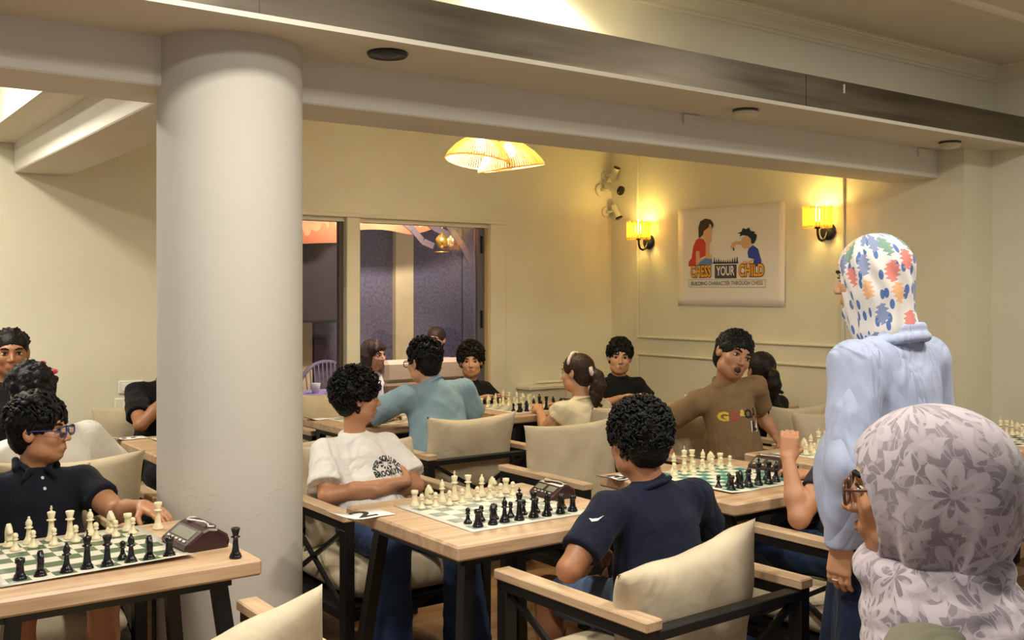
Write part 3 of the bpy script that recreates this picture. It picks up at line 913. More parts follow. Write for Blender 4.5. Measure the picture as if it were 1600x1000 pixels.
ppoly('print_board', [(412, 574), (622, 570), (625, 582), (412, 588)], (40, 36, 34), 2)
for i in range(11):
    x = 418+i*19; h = (530, 545, 538, 550, 548, 552, 548, 550, 535, 528, 522)[i]
    ppoly('print_piece', [(x, 576), (x+4, h+12), (x+7, h), (x+10, h+12), (x+14, 576)], (40, 36, 34), 3)
ppoly('print_block', [(427, 596), (610, 590), (610, 704), (427, 708)], (76, 68, 66), 1)
c0 = pp(197, 720, 0); c1 = pp(842, 712, 0); c2 = pp(842, 775, 0); c3 = pp(197, 782, 0)
MB().tube([Vector(c)+Vector((0, -0.001, 0)) for c in (c0, c1, c2, c3)], 0.0016, 4, closed=True).build('print_frame', mat('print_grey', (120, 110, 100), 0.6), po)
M_INK = mat('ink_black', (26, 24, 26), 0.6)
def ptxt(txt, x, y, size, m, off, lay, sx=1.0, nm='print_lettering', tilt=0.0):
    p = pp(x, y, lay)
    return put_text(txt, size, m, po, p, (PI/2, tilt, 0), off, nm, sx)
M_PY = mat('print_yellow', (238, 172, 40), 0.6); M_PR = mat('print_maroon', (92, 26, 18), 0.6); M_PWH = mat('print_white', (240, 232, 220), 0.6)
ptxt('CHESS', 308, 656, 0.125, M_PR, 0.010, 6, 0.62); ptxt('CHESS', 308, 656, 0.125, M_PY, 0.0035, 8, 0.62)
ptxt('CHILD', 730, 642, 0.125, M_PR, 0.010, 6, 0.68); ptxt('CHILD', 730, 642, 0.125, M_PY, 0.0035, 8, 0.68)
ptxt('YOUR', 519, 648, 0.100, M_PWH, 0.002, 6, 0.66)
ptxt('BUILDING CHARACTER THROUGH CHESS', 520, 747, 0.044, mat('print_olive', (92, 80, 58), 0.6), 0.0004, 3, 0.88)
# ---------------------------------------------------------------- armchairs
t = NT('beige_canvas')
tc = t.n('TexCoord'); n1 = t.n('TexNoise', i_Scale=5.0, i_Detail=4.0); t.l(tc.outputs['Object'], n1.inputs['Vector'])
t.l(t.ramp(n1.outputs[0], [(0.3, lin((186, 168, 138))), (0.7, lin((206, 190, 160)))]), t.b.inputs['Base Color'])
t.b.inputs['Roughness'].default_value = 0.85
wv = t.n('TexNoise', i_Scale=420.0, i_Detail=2.0); t.l(tc.outputs['Object'], wv.inputs['Vector'])
n3 = t.n('TexNoise', i_Scale=7.0, i_Detail=2.0, i_Distortion=1.0); t.l(tc.outputs['Object'], n3.inputs['Vector'])
bp = t.n('Bump', i_Strength=0.25, i_Distance=0.002); t.l(wv.outputs[0], bp.inputs['Height'])
bp2 = t.n('Bump', i_Strength=0.5, i_Distance=0.02); t.l(n3.outputs[0], bp2.inputs['Height']); t.l(bp.outputs[0], bp2.inputs['Normal'])
t.l(bp2.outputs[0], t.b.inputs['Normal'])
M_CUSH = t.m

def pillow_mesh(name, w, h, th, seed=0, sag=0.10, nx=26, nz=20):
    """loose cushion with pinched corners, in the XZ plane, thickness along Y, bottom edge at z=0"""
    r = np.random.RandomState(seed); ph = r.rand(8)*6
    vs = []; fs = []
    for side in (-1, 1):
        for i in range(nx+1):
            for j in range(nz+1):
                s = -math.cos(PI*i/nx); q = -math.cos(PI*j/nz)
                s = 0.5*s+0.5*(-1+2*i/nx); q = 0.5*q+0.5*(-1+2*j/nz)
                x = w/2*s*(1-0.055*(1-q*q)); z = h/2*q*(1-sag*(1-s*s))
                e = (1-abs(s)**2.6)*(1-abs(q)**2.6)
                y = side*th/2*max(0, e)**0.42
                y += side*0.007*math.sin(9*s+ph[0]+3*q)*e*(1-abs(q)) + 0.006*math.sin(5*s*q+ph[1])
                cr = 0.010*math.sin(11*s+ph[2])*max(0, abs(q)-0.45)*e**0.3
                vs.append((x, y+side*cr, z+h/2*(1-sag*0.4)))
    n = (nx+1)*(nz+1); g = lambda l, i, j: l*n+i*(nz+1)+j
    for i in range(nx):
        for j in range(nz):
            fs.append((g(0, i, j), g(0, i+1, j), g(0, i+1, j+1), g(0, i, j+1)))
            fs.append((g(1, i, j), g(1, i, j+1), g(1, i+1, j+1), g(1, i+1, j)))
    m = MB().add(vs, fs, True).mesh(name)
    import bmesh
    bm = bmesh.new(); bm.from_mesh(m); bmesh.ops.remove_doubles(bm, verts=bm.verts, dist=1e-4); bmesh.ops.recalc_face_normals(bm, faces=bm.faces); bm.to_mesh(m); bm.free()
    m.polygons.foreach_set('use_smooth', [True]*len(m.polygons))
    m.materials.append(M_CUSH)
    return m

def seat_cushion_mesh():
    w, d, z0, z1 = 0.58, 0.60, 0.285, 0.435
    vs = []; fs = []; nx, ny = 14, 14
    for l in (0, 1):
        for i in range(nx+1):
            for j in range(ny+1):
                s = math.sin(PI/2*(-1+2*i/nx)); q = math.sin(PI/2*(-1+2*j/ny))
                e = ((1-abs(s)**7)*(1-abs(q)**7)); e = max(0, e)**0.4
                zc = (z0+z1)/2; z = zc+(1 if l else -1)*((z1-z0)/2*e+0.0)+(0.012*(1-s*s)*(1-q*q) if l else 0)
                b = 0.02*(1-abs(e))
                vs.append((w/2*s, d/2*q, z))
    n = (nx+1)*(ny+1); g = lambda l, i, j: l*n+i*(ny+1)+j
    for i in range(nx):
        for j in range(ny):
            fs.append((g(1, i, j), g(1, i+1, j), g(1, i+1, j+1), g(1, i, j+1))); fs.append((g(0, i, j), g(0, i, j+1), g(0, i+1, j+1), g(0, i+1, j)))
    m = MB().add(vs, fs, True).mesh('seat_cushion')
    import bmesh
    bm = bmesh.new(); bm.from_mesh(m); bmesh.ops.remove_doubles(bm, verts=bm.verts, dist=1e-4); bmesh.ops.recalc_face_normals(bm, faces=bm.faces); bm.to_mesh(m); bm.free()
    m.polygons.foreach_set('use_smooth', [True]*len(m.polygons))
    m.materials.append(M_CUSH); return m

PILLOWS = [pillow_mesh('back_cushion', 0.585, 0.45, 0.15, s, 0.09+0.025*(s % 3)) for s in range(4)]
def make_chair():
    c = empty('armchair')
    for sx in (-1, 1):
        x = sx*0.325
        MB().box(x-0.031, x+0.031, -0.335, 0.335, 0.632, 0.662, 0.004).build('armrest', M_ARM, c)
        MB().box(x-0.022, x+0.022, -0.33, 0.33, 0.598, 0.632, 0.003).build('arm_rail', M_BLACK, c)
        for sy in (-1, 1):
            MB().box(x-0.022, x+0.022, sy*0.305-0.024, sy*0.305+0.024, 0, 0.60, 0.003).build('leg', M_BLACK, c)
        MB().bar((x, 0.29, 0.595), (x, -0.29, 0.27), 0.016, 0.016).build('side_brace', M_BLACK, c)
        MB().bar((x, -0.29, 0.595), (x, 0.29, 0.27), 0.016, 0.016).build('side_brace', M_BLACK, c)
    f = MB()
    for sx in (-1, 1): f.box(sx*0.325-0.018, sx*0.325+0.018, -0.30, 0.30, 0.24, 0.275)
    for y in (-0.305, 0.305): f.box(-0.31, 0.31, y-0.02, y+0.02, 0.24, 0.275)
    f.box(-0.31, 0.31, -0.30, 0.30, 0.272, 0.284)
    f.build('seat_frame', M_BLACK, c)
    MB().box(-0.31, 0.31, -0.332, -0.285, 0.602, 0.630, 0.003).build('back_rail', M_BLACK, c)
    for sx in (-1, 1):
        MB().bar((sx*0.30, -0.312, 0.60), (-sx*0.30, -0.312, 0.27), 0.016, 0.02).build('back_brace', M_BLACK, c)
    link_mesh('seat_cushion', seat_cushion_mesh(), None, c)
    b = link_mesh('back_cushion', PILLOWS[0], None, c)
    b.location = (0, -0.165, 0.42); b.rotation_euler = (0.16, 0, 0)
    return c
chair0 = make_chair(); used = [False]
def chair(u, v, rz, label, pil=0, ploc=(0, -0.165, 0.42), prot=(0.16, 0, 0)):
    c = chair0 if not used[0] else copy_tree(chair0)
    used[0] = True
    c.location = (u, v, 0); c.rotation_euler = (0, 0, rz)
    tag(c, label, 'armchair', 'beige cushioned armchairs with black frames')
    for ch in c.children:
        if ch.name.startswith('back_cushion'):
            ch.data = PILLOWS[pil]; ch.location = ploc; ch.rotation_euler = prot
    return c
A = PI
chair(2.20, 2.30, 0.03, 'armchair under the boy in navy T-shirt in the foreground', 1, (-0.01, -0.135, 0.375), (0.20, -0.13, 0.0))
chair(2.16, 3.93, A, 'armchair under the boy with crossed arms in white T-shirt')
chair(0.77, 2.45, 0.0, 'empty armchair in the bottom left corner with a tilted pillow', 2, (0.08, -0.18, 0.375), (0.25, -0.25, 0.0))
chair(0.74, 4.02, A, 'armchair under the boy with blue glasses', 3)
chair(1.02, 4.72, 0.0, 'armchair under the child in white with pink hair clips', 1)
chair(3.33, 3.88, A, 'empty armchair with upright pillow facing the teal board', 0, (-0.0, -0.15, 0.43), (0.12, 0.0, 0.0))
chair(3.19, 5.00, 0.0, 'armchair under the man in light blue T-shirt', 2)
chair(3.32, 2.36, 0.0, 'armchair under the person hidden behind the standing woman', 1)
chair(4.22, 4.02, A, 'armchair under the young man in brown T-shirt', 0)
chair(4.20, 4.82, 0.0, 'armchair under the girl with the ponytail', 3)
chair(3.10, 6.25, A, 'empty armchair against the patio window behind the blue-shirted man', 1)
chair(1.86, 6.22, A, 'armchair under the person in black beside the column', 2)
chair(5.02, 3.55, A, 'empty armchair by the right wall behind the standing woman', 2)
chair(1.95, 4.63, 0.0, 'empty armchair behind the boy in white T-shirt, by the column', 3)
chair(4.16, 6.32, A, 'armchair under the curly haired boy by the window frame', 0)
chair(5.12, 5.75, A+0.1, 'armchair under the boy in black in the wall corner', 1)
chair(5.15, 4.28, 0.0, 'armchair under the child behind the young man in brown', 2)
chair(0.96, 5.95, A, 'armchair under the man at the left edge', 0)
chair(1.66, 0.98, 0.5, 'armchair under the woman in grey patterned headscarf', 1, (0, -0.24, 0.40), (0.2, 0, 0))

# ---------------------------------------------------------------- tables
def table(u0, u1, v0, v1, label):
    cu, cv = (u0+u1)/2, (v0+v1)/2; a, b = (u1-u0)/2, (v1-v0)/2
    r = empty('table', (cu, cv, 0), 0, label, 'table', 'light oak chess tables with black legs')
    t = MB().box(-a, a, -b, b, 0.702, 0.75, 0.007).build('table_top', M_OAK, r)
    fr = MB()
    for y in (-b+0.09, b-0.09): fr.box(-a+0.08, a-0.08, y-0.018, y+0.018, 0.665, 0.702)
    for x in (-a+0.08, a-0.08): fr.box(x-0.018, x+0.018, -b+0.08, b-0.08, 0.665, 0.702)
    fr.build('underframe', M_BLACK, r)
    for sx in (-1, 1):
        for sy in (-1, 1):
            MB().bar((sx*(a-0.10), sy*(b-0.10), 0.70), (sx*(a-0.02), sy*(b-0.02), 0.0), 0.042, 0.042, up=(0, 1, 0)).build('leg', M_BLACK, r)
    return r
TB = {1: (0.42, 1.165, 2.84, 3.50), 2: (1.70, 2.50, 2.62, 3.37), 3: (2.87, 3.66, 2.56, 3.32), 4: (3.83, 4.58, 2.62, 3.36), 5: (3.80, 4.55, 5.22, 5.93),
      6: (5.10, 5.82, 4.60, 5.27), 7: (1.50, 2.25, 4.90, 5.65), 8: (2.68, 3.42, 5.25, 5.92), 9: (5.0, 5.75, 2.35, 3.05), 0: (0.62, 1.34, 5.05, 5.60)}
TN = {1: 'the left foreground table', 2: 'the middle table', 3: 'the teal board table', 4: 'the table beside the standing woman', 5: 'the table of the ponytailed girl',
      6: 'the wall corner table', 7: 'the table beside the column', 8: 'the table of the man in blue', 9: 'the table at the right edge', 0: 'the far left table'}
TL = {1: 'oak table in the left foreground in front of the boy with glasses', 2: 'oak table in the middle with the sheet marked 2', 3: 'oak table right of centre carrying the teal board',
      4: 'oak table beside the standing woman with the sheet marked 1', 5: 'oak table at the back in front of the ponytailed girl', 6: 'oak table in the far wall corner',
      7: 'oak table just left behind the column', 8: 'oak table in front of the man in light blue', 9: 'oak table at the right edge by the recess wall', 0: 'oak table at the far left between the child and the man'}
for k, q in TB.items(): table(*q, TL[k])

# ---------------------------------------------------------------- chess mats
def mat_board(name, dark, light_, border, sq):
    t = NT(name); tc = t.n('TexCoord'); mp = t.n('Mapping')
    mp.inputs['Scale'].default_value = (1/sq, 1/sq, 0); mp.inputs['Location'].default_value = (0, 0, 0.5)
    t.l(tc.outputs['Object'], mp.inputs[0])
    ck = t.n('TexChecker', i_Scale=1.0, i_Color1=lin(light_), i_Color2=lin(dark)); t.l(mp.outputs[0], ck.inputs['Vector'])
    sx = t.n('SeparateXYZ'); t.l(tc.outputs['Object'], sx.inputs[0])
    f = t.math('GREATER_THAN', t.math('MAXIMUM', t.math('ABSOLUTE', sx.outputs[0]), t.math('ABSOLUTE', sx.outputs[1])), 4*sq)
    t.l(t.mix(f, ck.outputs[0], lin(border)), t.b.inputs['Base Color'])
    t.b.inputs['Roughness'].default_value = 0.38
    return t.m
SQ = 0.0585
M_BD = {1: mat_board('mat_green', (78, 98, 70), (206, 200, 180), (200, 194, 176), SQ), 2: mat_board('mat_grey_green', (142, 148, 136), (222, 216, 198), (222, 216, 200), SQ),
        3: mat_board('mat_teal', (52, 128, 116), (224, 216, 192), (226, 218, 198), SQ), 9: mat_board('mat_black', (26, 24, 24), (226, 218, 200), (220, 212, 190), SQ)}
BD = {1: (0.745, 3.215, 0.02, 1), 2: (2.10, 3.01, 0.0, 2), 3: (3.25, 2.955, 0.03, 3), 4: (4.22, 2.99, 0.0, 2), 5: (4.16, 5.585, 0.03, 2), 6: (5.45, 4.93, -0.02, 2), 7: (1.90, 5.28, 0.0, 2), 8: (3.05, 5.58, 0, 2), 9: (5.38, 2.70, 0.0, 9)}
ML = {1: 'green and white roll-up chess mat on the left foreground table', 2: 'pale grey and white chess mat on the table marked 2', 3: 'teal and white chess mat right of centre'}
HB = 0.258
def chess_mat(k):
    x, y, rz, m = BD[k]
    g = []; f = []; n = 10
    for l in (0, 1):
        for i in range(n+1):
            for j in range(n+1):
                a, b = -1+2*i/n, -1+2*j/n
                lift = 0.0
                if k == 1: lift = 0.012*max(0, -b-0.75)/0.25*(0.6+0.4*a)
                if k == 3: lift = 0.006*max(0, -a-0.7)/0.3
                if k == 7: lift = 0.006*max(0, -a-0.7)/0.3
                g.append((a*HB, b*HB, 0.0012*l+lift))
    q = (n+1)**2; G = lambda l, i, j: l*q+i*(n+1)+j
    for i in range(n):
        for j in range(n):
            f.append((G(1, i, j), G(1, i+1, j), G(1, i+1, j+1), G(1, i, j+1))); f.append((G(0, i, j), G(0, i, j+1), G(0, i+1, j+1), G(0, i+1, j)))
    for i in range(n):
        f += [(G(0, i, 0), G(0, i+1, 0), G(1, i+1, 0), G(1, i, 0)), (G(0, i, n), G(1, i, n), G(1, i+1, n), G(0, i+1, n)), (G(0, 0, i), G(1, 0, i), G(1, 0, i+1), G(0, 0, i+1)), (G(0, n, i), G(0, n, i+1), G(1, n, i+1), G(1, n, i))]
    o = MB().add(g, f, True).build('chess_mat', M_BD[m]); o.location = (x, y, 0.7512); o.rotation_euler = (0, 0, rz)
    tag(o, ML.get(k, 'chess mat on '+TN[k]), 'chess mat', 'roll-up chess mats')
for k in BD: chess_mat(k)

# ---------------------------------------------------------------- chess pieces
M_IV = mat('ivory_plastic', (226, 212, 172), 0.38, sub=0.0); M_EB = mat('black_plastic', (20, 18, 19), 0.22)
def LP(prof): return [(r/1000, z/1000) for r, z in prof]
BASE = [(0, 0), (18, 0), (18.5, 4), (17, 7), (15.5, 9), (15.5, 12), (12, 16)]
def piece_mesh(kind):
    m = MB(); S = 16
    if kind == 'pawn': m.lathe(LP([(0, 0), (14.5, 0), (15, 4), (13.5, 7), (11, 10), (7.5, 16), (5.5, 26), (5.2, 31), (9, 33), (9, 35), (5.5, 36.5), (8.2, 41), (8.6, 45), (7, 50), (3.6, 53), (0, 53.6)]), S)
    if kind == 'rook': m.lathe(LP(BASE+[(10.5, 24), (9.6, 40), (10.4, 43), (13, 45), (13, 57), (9.5, 57), (9.5, 53), (0, 53)]), S)
    if kind == 'bishop': m.lathe(LP(BASE+[(8.5, 26), (6.6, 42), (6.4, 47), (12, 49), (12, 51.5), (7, 53.5), (10, 60), (9.6, 67), (5, 76), (3, 78.5), (4.2, 81), (3, 84), (0, 85)]), S)
    if kind == 'queen': m.lathe(LP(BASE+[(9.5, 26), (7.4, 50), (7.2, 58), (13.5, 60.5), (13.5, 63), (8.2, 65), (8.4, 68), (13.6, 86), (12, 88), (9, 86), (0, 89)]), S)
    if kind == 'king':
        m.lathe(LP(BASE+[(10, 28), (8, 52), (7.6, 62), (13.8, 64.5), (13.8, 67), (8.6, 69), (8.8, 72), (12.6, 88), (11.5, 91), (4.2, 93.5), (3.0, 96), (0, 96)]), S)
        m.box(-0.0023, 0.0023, -0.0018, 0.0018, 0.093, 0.110, 0.0005).box(-0.0062, 0.0062, -0.0018, 0.0018, 0.099, 0.1042, 0.0005)
    if kind == 'knight':
        m.lathe(LP([(0, 0), (17, 0), (17.5, 4), (16, 7), (14.5, 9), (14.5, 12), (11.5, 15), (10.5, 19), (0, 19)]), S)
        hd = [(-12, 17), (11, 17), (11.5, 26), (7, 36), (8, 42), (16, 40), (19.5, 43), (19, 48), (11, 58), (8, 64), (3, 66), (0, 71), (-4, 65), (-10, 58), (-14, 46), (-14.5, 32)]
        n = len(hd); cx = sum(p[0] for p in hd)/n; cz = sum(p[1] for p in hd)/n
        rows = []
        for x, k in ((-8.5, 0.72), (-5.5, 1.0), (5.5, 1.0), (8.5, 0.72)):
            rows.append([(x/1000, (cx+(y-cx)*k)/1000, (cz+(z-cz)*(k if z > 20 else 1))/1000) for y, z in hd])
        vs = sum(rows, []); fs = []
        for i in range(3):
            for j in range(n): fs.append((i*n+j, i*n+(j+1) % n, (i+1)*n+(j+1) % n, (i+1)*n+j))
        fs += [tuple(reversed(range(n))), tuple(range(3*n, 4*n))]
        m.add(vs, fs, True)
    return m
PM = {}
for kd in ('pawn', 'rook', 'knight', 'bishop', 'queen', 'king'):
    for c, mm in (('ivory', M_IV), ('black', M_EB)):
        me = piece_mesh(kd).mesh(kd); me.materials.append(mm)
        tmp = bpy.data.objects.new('tmp', me); fix_normals(tmp); bpy.data.objects.remove(tmp)
        PM[kd, c] = me
BACK = ['rook', 'knight', 'bishop', 'king', 'queen', 'bishop', 'knight', 'rook']
FILE = ["king's rook", "king's knight", "king's bishop", 'king', 'queen', "queen's bishop", "queen's knight", "queen's rook"]
prn = random.Random(11)
def piece(kd, c, x, y, rz, label, k, z=0.7526):
    o = link_mesh('chess_'+kd, PM[kd, c]); o.location = (x, y, z); o.rotation_euler = (0, 0, rz)
    tag(o, label, 'chess piece', c+' chess pieces on '+TN[k]); return o
def setup(k, skip=(), extra=(), move={}):
    """starting array: ivory on the far side, black on the near side; files run left to right as the camera sees them"""
    x0, y0, rz, _ = BD[k]; c_, s_ = math.cos(rz), math.sin(rz)
    for col, r0, r1, far in (('ivory', 7, 6, 1), ('black', 0, 1, 0)):
        for f in range(8):
            for kd, r in ((BACK[f], r0), ('pawn', r1)):
                key = col[0]+kd[0]+str(f) if kd != 'pawn' else col[0]+'p'+str(f)
                if key in skip: continue
                ff, rr = move.get(key, (f, r))
                dx = (ff-3.5)*SQ+prn.uniform(-.005, .005); dy = (rr-3.5)*SQ+prn.uniform(-.005, .005)
                if kd == 'pawn': lb = '%s pawn in front of the %s on %s' % (col, FILE[f], TN[k])
                elif kd in ('king', 'queen'): lb = 'tall %s %s among its pieces on %s' % (col, kd, TN[k])
                else: lb = "%s %s on the %s's side on %s" % (col, kd, 'king' if f < 4 else 'queen', TN[k])
                ang = (PI if far else 0)+prn.uniform(-.5, .5) if kd == 'knight' else prn.uniform(0, 6)
                piece(kd, col, x0+dx*c_-dy*s_, y0+dx*s_+dy*c_, ang, lb, k)
setup(1, skip=('bp0', 'bp1', 'bp2', 'bp3', 'bp4', 'bp6', 'bp7'))
piece('queen', 'ivory', 1.035, 3.40, 0, 'spare ivory queen behind the clock on the left foreground table', 1, 0.7505)
piece('queen', 'black', 1.105, 2.895, 0, 'spare black queen alone near the end of the left foreground table', 1, 0.7505)
setup(2)
setup(3, skip=('ip0', 'ik1'))
setup(4, skip=tuple('bp%d' % i for i in range(8))+('br0', 'bk1', 'bb2', 'bk3', 'bq4', 'bb5', 'bk6', 'br7', 'ip6', 'ip7', 'ip5'))
setup(5, skip=('bp5', 'bp2', 'bp7'))
setup(6, skip=('bp5', 'bp6'))
setup(7, skip=tuple('bp%d' % i for i in range(8))+('br0', 'bk1', 'bb2', 'bk3', 'bq4', 'bb5', 'bk6', 'br7', 'ip3', 'ip4', 'ip5', 'ip6', 'ip7', 'ik6', 'ir7', 'ib5', 'iq4'))
setup(9, skip=tuple('ip%d' % i for i in range(0, 5))+tuple('bp%d' % i for i in range(6))+('ir0', 'ik1', 'ib2', 'br0', 'bk1', 'bb2'))

# ---------------------------------------------------------------- chess clocks
M_CLK = mat('clock_maroon', (52, 26, 26), 0.3); M_LCD = mat('lcd_grey', (120, 118, 104), 0.25); M_SIL = mat('silver_trim', (206, 198, 190), 0.3, 0.3)
def clock(u, v, rz, label, k, s=1.0, big=False):
    r = empty('chess_clock', (u, v, 0.7505), rz, label, 'chess clock', 'maroon digital chess clocks'); r.scale = (s, s, s)
    # local: x along the width, front towards -y
    prof = [(-0.062, 0.0), (-0.066, 0.012), (-0.060, 0.020), (-0.014, 0.052), (0.004, 0.058), (0.030, 0.054), (0.058, 0.036), (0.064, 0.018), (0.060, 0.0)]
    m = MB(); n = len(prof); rows = []
    for x, q in ((-0.088, 0.86), (-0.082, 1.0), (0.082, 1.0), (0.088, 0.86)):
        rows.append([(x, y*q, 0.02+(z-0.02)*(q if z > 0.02 else 1)) for y, z in prof])
    vs = sum(rows, []); fs = []
    for i in range(3):
        for j in range(n): fs.append((i*n+j, (i+1)*n+j, (i+1)*n+(j+1) % n, i*n+(j+1) % n))
    fs += [tuple(range(n)), tuple(reversed(range(3*n, 4*n)))]
    fix_normals(m.add(vs, fs).build('body', M_CLK, r))
    sl = math.atan2(0.032, 0.046)
    def on(x0, x1, a, b, h, name, mm):
        # rectangle on the sloped front, a..b along the slope in metres from its lower edge
        M = Matrix.Translation((0, -0.060, 0.020)) @ Matrix.Rotation(sl, 4, 'X')
        return MB().box(x0, x1, a, b, 0, h, 0.001, M).build(name, mm, r)
    if big: on(-0.062, 0.062, 0.016, 0.050, 0.0015, 'display', M_LCD)
    else:
        on(-0.070, -0.010, 0.018, 0.048, 0.0015, 'display', M_LCD); on(0.010, 0.070, 0.018, 0.048, 0.0015, 'display', M_LCD)
    for i in range(5): on(-0.060+i*0.027, -0.046+i*0.027, 0.004, 0.011, 0.004, 'button', M_SIL)
    pts = [(-0.07, 0.012, 0.062), (-0.05, -0.004, 0.0615), (-0.02, 0.004, 0.063), (0.01, 0.022, 0.061), (0.045, 0.018, 0.060), (0.07, 0.008, 0.060), (0.068, 0.024, 0.058), (0.04, 0.038, 0.054), (0.0, 0.036, 0.055), (-0.04, 0.03, 0.058), (-0.068, 0.026, 0.060)]
    MB().tube(pts, 0.0035, 6, closed=True).build('lever_trim', M_SIL, r)
    MB().box(-0.066, 0.066, 0.0, 0.034, 0.052, 0.062, 0.004).build('lever', M_CLK, r)
clock(1.065, 3.125, -PI/2+0.06, 'large maroon chess clock on the left foreground table', 1, 1.1, True)
clock(2.425, 3.075, -PI/2-0.05, 'maroon chess clock beside the mat on the middle table', 2, 0.88)
clock(3.575, 2.985, -PI/2, 'maroon chess clock beside the teal mat', 3, 0.9)
clock(5.70, 2.72, -PI/2, 'dark chess clock on the table at the right edge', 9, 0.8)
clock(4.49, 5.52, -PI/2, 'small chess clock on the table of the ponytailed girl', 5, 0.8)

# ---------------------------------------------------------------- numbered sheets
M_PAPER = mat('paper', (238, 232, 224), 0.6)
def sheet_of(u, v, w, h, rz, num, label, droop=0.02, size=0.13):
    r = empty('number_sheet', (u, v, 0.7515), rz, label, 'paper sheet', 'printed sheets on the tables')
    g = []; f = []; n = 8
    for l in (0, 1):
        for i in range(n+1):
            for j in (0, 1):
                a = -1+2*i/n
                g.append((a*w/2, (j-0.5)*h, 0.0008*l+0.001+droop*max(0, -a)**2+0.001*math.sin(a*4)))
    G = lambda l, i, j: l*(n+1)*2+i*2+j
    for i in range(n): f += [(G(1, i, 0), G(1, i+1, 0), G(1, i+1, 1), G(1, i, 1)), (G(0, i, 0), G(0, i, 1), G(0, i+1, 1), G(0, i+1, 0))]
    for i in range(n): f += [(G(0, i, 0), G(0, i+1, 0), G(1, i+1, 0), G(1, i, 0)), (G(0, i, 1), G(1, i, 1), G(1, i+1, 1), G(0, i+1, 1))]
    f += [(G(0, 0, 0), G(1, 0, 0), G(1, 0, 1), G(0, 0, 1)), (G(0, n, 0), G(0, n, 1), G(1, n, 1), G(1, n, 0))]
    MB().add(g, f, True).build('sheet', M_PAPER, r)
    if num: put_text(num, size, M_INK, r, (0.01, 0.0, 0.0042), (0, 0, 0), 0.0018, 'numeral', 1.3)
    return r
sheet_of(1.665, 3.185, 0.215, 0.115, 0.05, '2', 'white sheet printed with a black 2 on the middle table edge')
sheet_of(2.868, 3.205, 0.19, 0.10, 0.12, '3', 'white sheet with numeral beside the teal mat, near the navy boy')
sheet_of(3.88, 3.20, 0.19, 0.11, 0.05, '1', 'white sheet printed with a black 1 behind the teal board clock')
s7 = sheet_of(1.55, 5.62, 0.20, 0.10, 0.1, None, 'white slip of paper on the table beside the column')
for i, (cx, cc) in enumerate(((-0.06, (176, 90, 80)), (-0.02, (60, 50, 90)), (0.03, (70, 50, 50)))):
    MB().box(cx-0.012, cx+0.012, -0.014, 0.008, 0.0075 if i == 0 else 0.0045, 0.0085 if i == 0 else 0.0055).build('print_mark', mat('mark%d' % i, cc, 0.6), s7)
sheet_of(2.73, 5.80, 0.16, 0.10, 0.1, None, 'white sheet at the corner of the blue-shirted man\'s table')
# ---------------------------------------------------------------- people
def skin(name, col): return mat(name, col, 0.5, sub=0.12, bump=0.05, bscale=260, var=0.05, vscale=9)
SK_A = skin('skin_olive', (180, 127, 90)); SK_B = skin('skin_tan', (160, 108, 74)); SK_C = skin('skin_light', (200, 150, 112)); SK_D = skin('skin_brown', (150, 98, 66))
def hairm(name, col): return mat(name, col, 0.5, bump=0.5, bscale=140, var=0.3, vscale=60, spec=0.25)
H_BLK = hairm('hair_black', (9, 7, 6)); H_DRK = hairm('hair_dark_brown', (26, 17, 12)); H_BRN = hairm('hair_brown', (56, 37, 26))
M_LIP = mat('lips', (162, 98, 78), 0.45); M_MOUTH = mat('open_mouth', (60, 22, 20), 0.5)
t = NT('eye'); tc = t.n('TexCoord'); sx = t.n('SeparateXYZ'); t.l(tc.outputs['Object'], sx.inputs[0])
rr = t.math('SQRT', t.math('ADD', t.math('POWER', sx.outputs[0], 2.0), t.math('POWER', sx.outputs[2], 2.0)))
t.l(t.ramp(t.math('MULTIPLY', rr, 100.0), [(0.0, lin((14, 9, 7))), (0.30, lin((20, 12, 8))), (0.34, lin((60, 36, 22))), (0.70, lin((48, 28, 17))), (0.76, lin((196, 184, 170)))]), t.b.inputs['Base Color'])
t.b.inputs['Roughness'].default_value = 0.15
M_EYE = t.m
def cloth(name, col, bump=0.15, var=0.05, fold=0.42, fscale=5.0, stretch=(1, 1, 0.4)):
    """woven cloth: fine weave plus soft creases as relief"""
    if name in MATS: return MATS[name]
    t = NT(name); c = lin(col); tc = t.n('TexCoord')
    nz = t.n('TexNoise', i_Scale=14.0, i_Detail=4.0); t.l(tc.outputs['Object'], nz.inputs['Vector'])
    t.l(t.ramp(nz.outputs[0], [(0.3, tuple(x*(1-var) for x in c[:3])), (0.7, tuple(min(1, x*(1+var)) for x in c[:3]))]), t.b.inputs['Base Color'])
    t.b.inputs['Roughness'].default_value = 0.85; t.b.inputs['Specular IOR Level'].default_value = 0.2; t.b.inputs['Sheen Weight'].default_value = 0.05
    wv = t.n('TexNoise', i_Scale=320.0, i_Detail=2.0); t.l(tc.outputs['Object'], wv.inputs['Vector'])
    mp = t.n('Mapping'); mp.inputs['Scale'].default_value = stretch; mp.inputs['Rotation'].default_value = (0.3, 0.5, 0.2); t.l(tc.outputs['Object'], mp.inputs[0])
    fo = t.n('TexNoise', i_Scale=fscale, i_Detail=2.0, i_Distortion=1.6); t.l(mp.outputs[0], fo.inputs['Vector'])
    rg = t.math('ABSOLUTE', t.math('SUBTRACT', fo.outputs[0], 0.5))
    b1 = t.n('Bump', i_Strength=bump, i_Distance=0.003); t.l(wv.outputs[0], b1.inputs['Height'])
    b2 = t.n('Bump', i_Strength=fold, i_Distance=0.06); t.l(rg, b2.inputs['Height']); t.l(b1.outputs[0], b2.inputs['Normal'])
    t.l(b2.outputs[0], t.b.inputs['Normal'])
    MATS[name] = t.m
    return t.m
V3 = lambda *a: np.array(a, float)
def lerp(a, b, f): return a+(b-a)*f

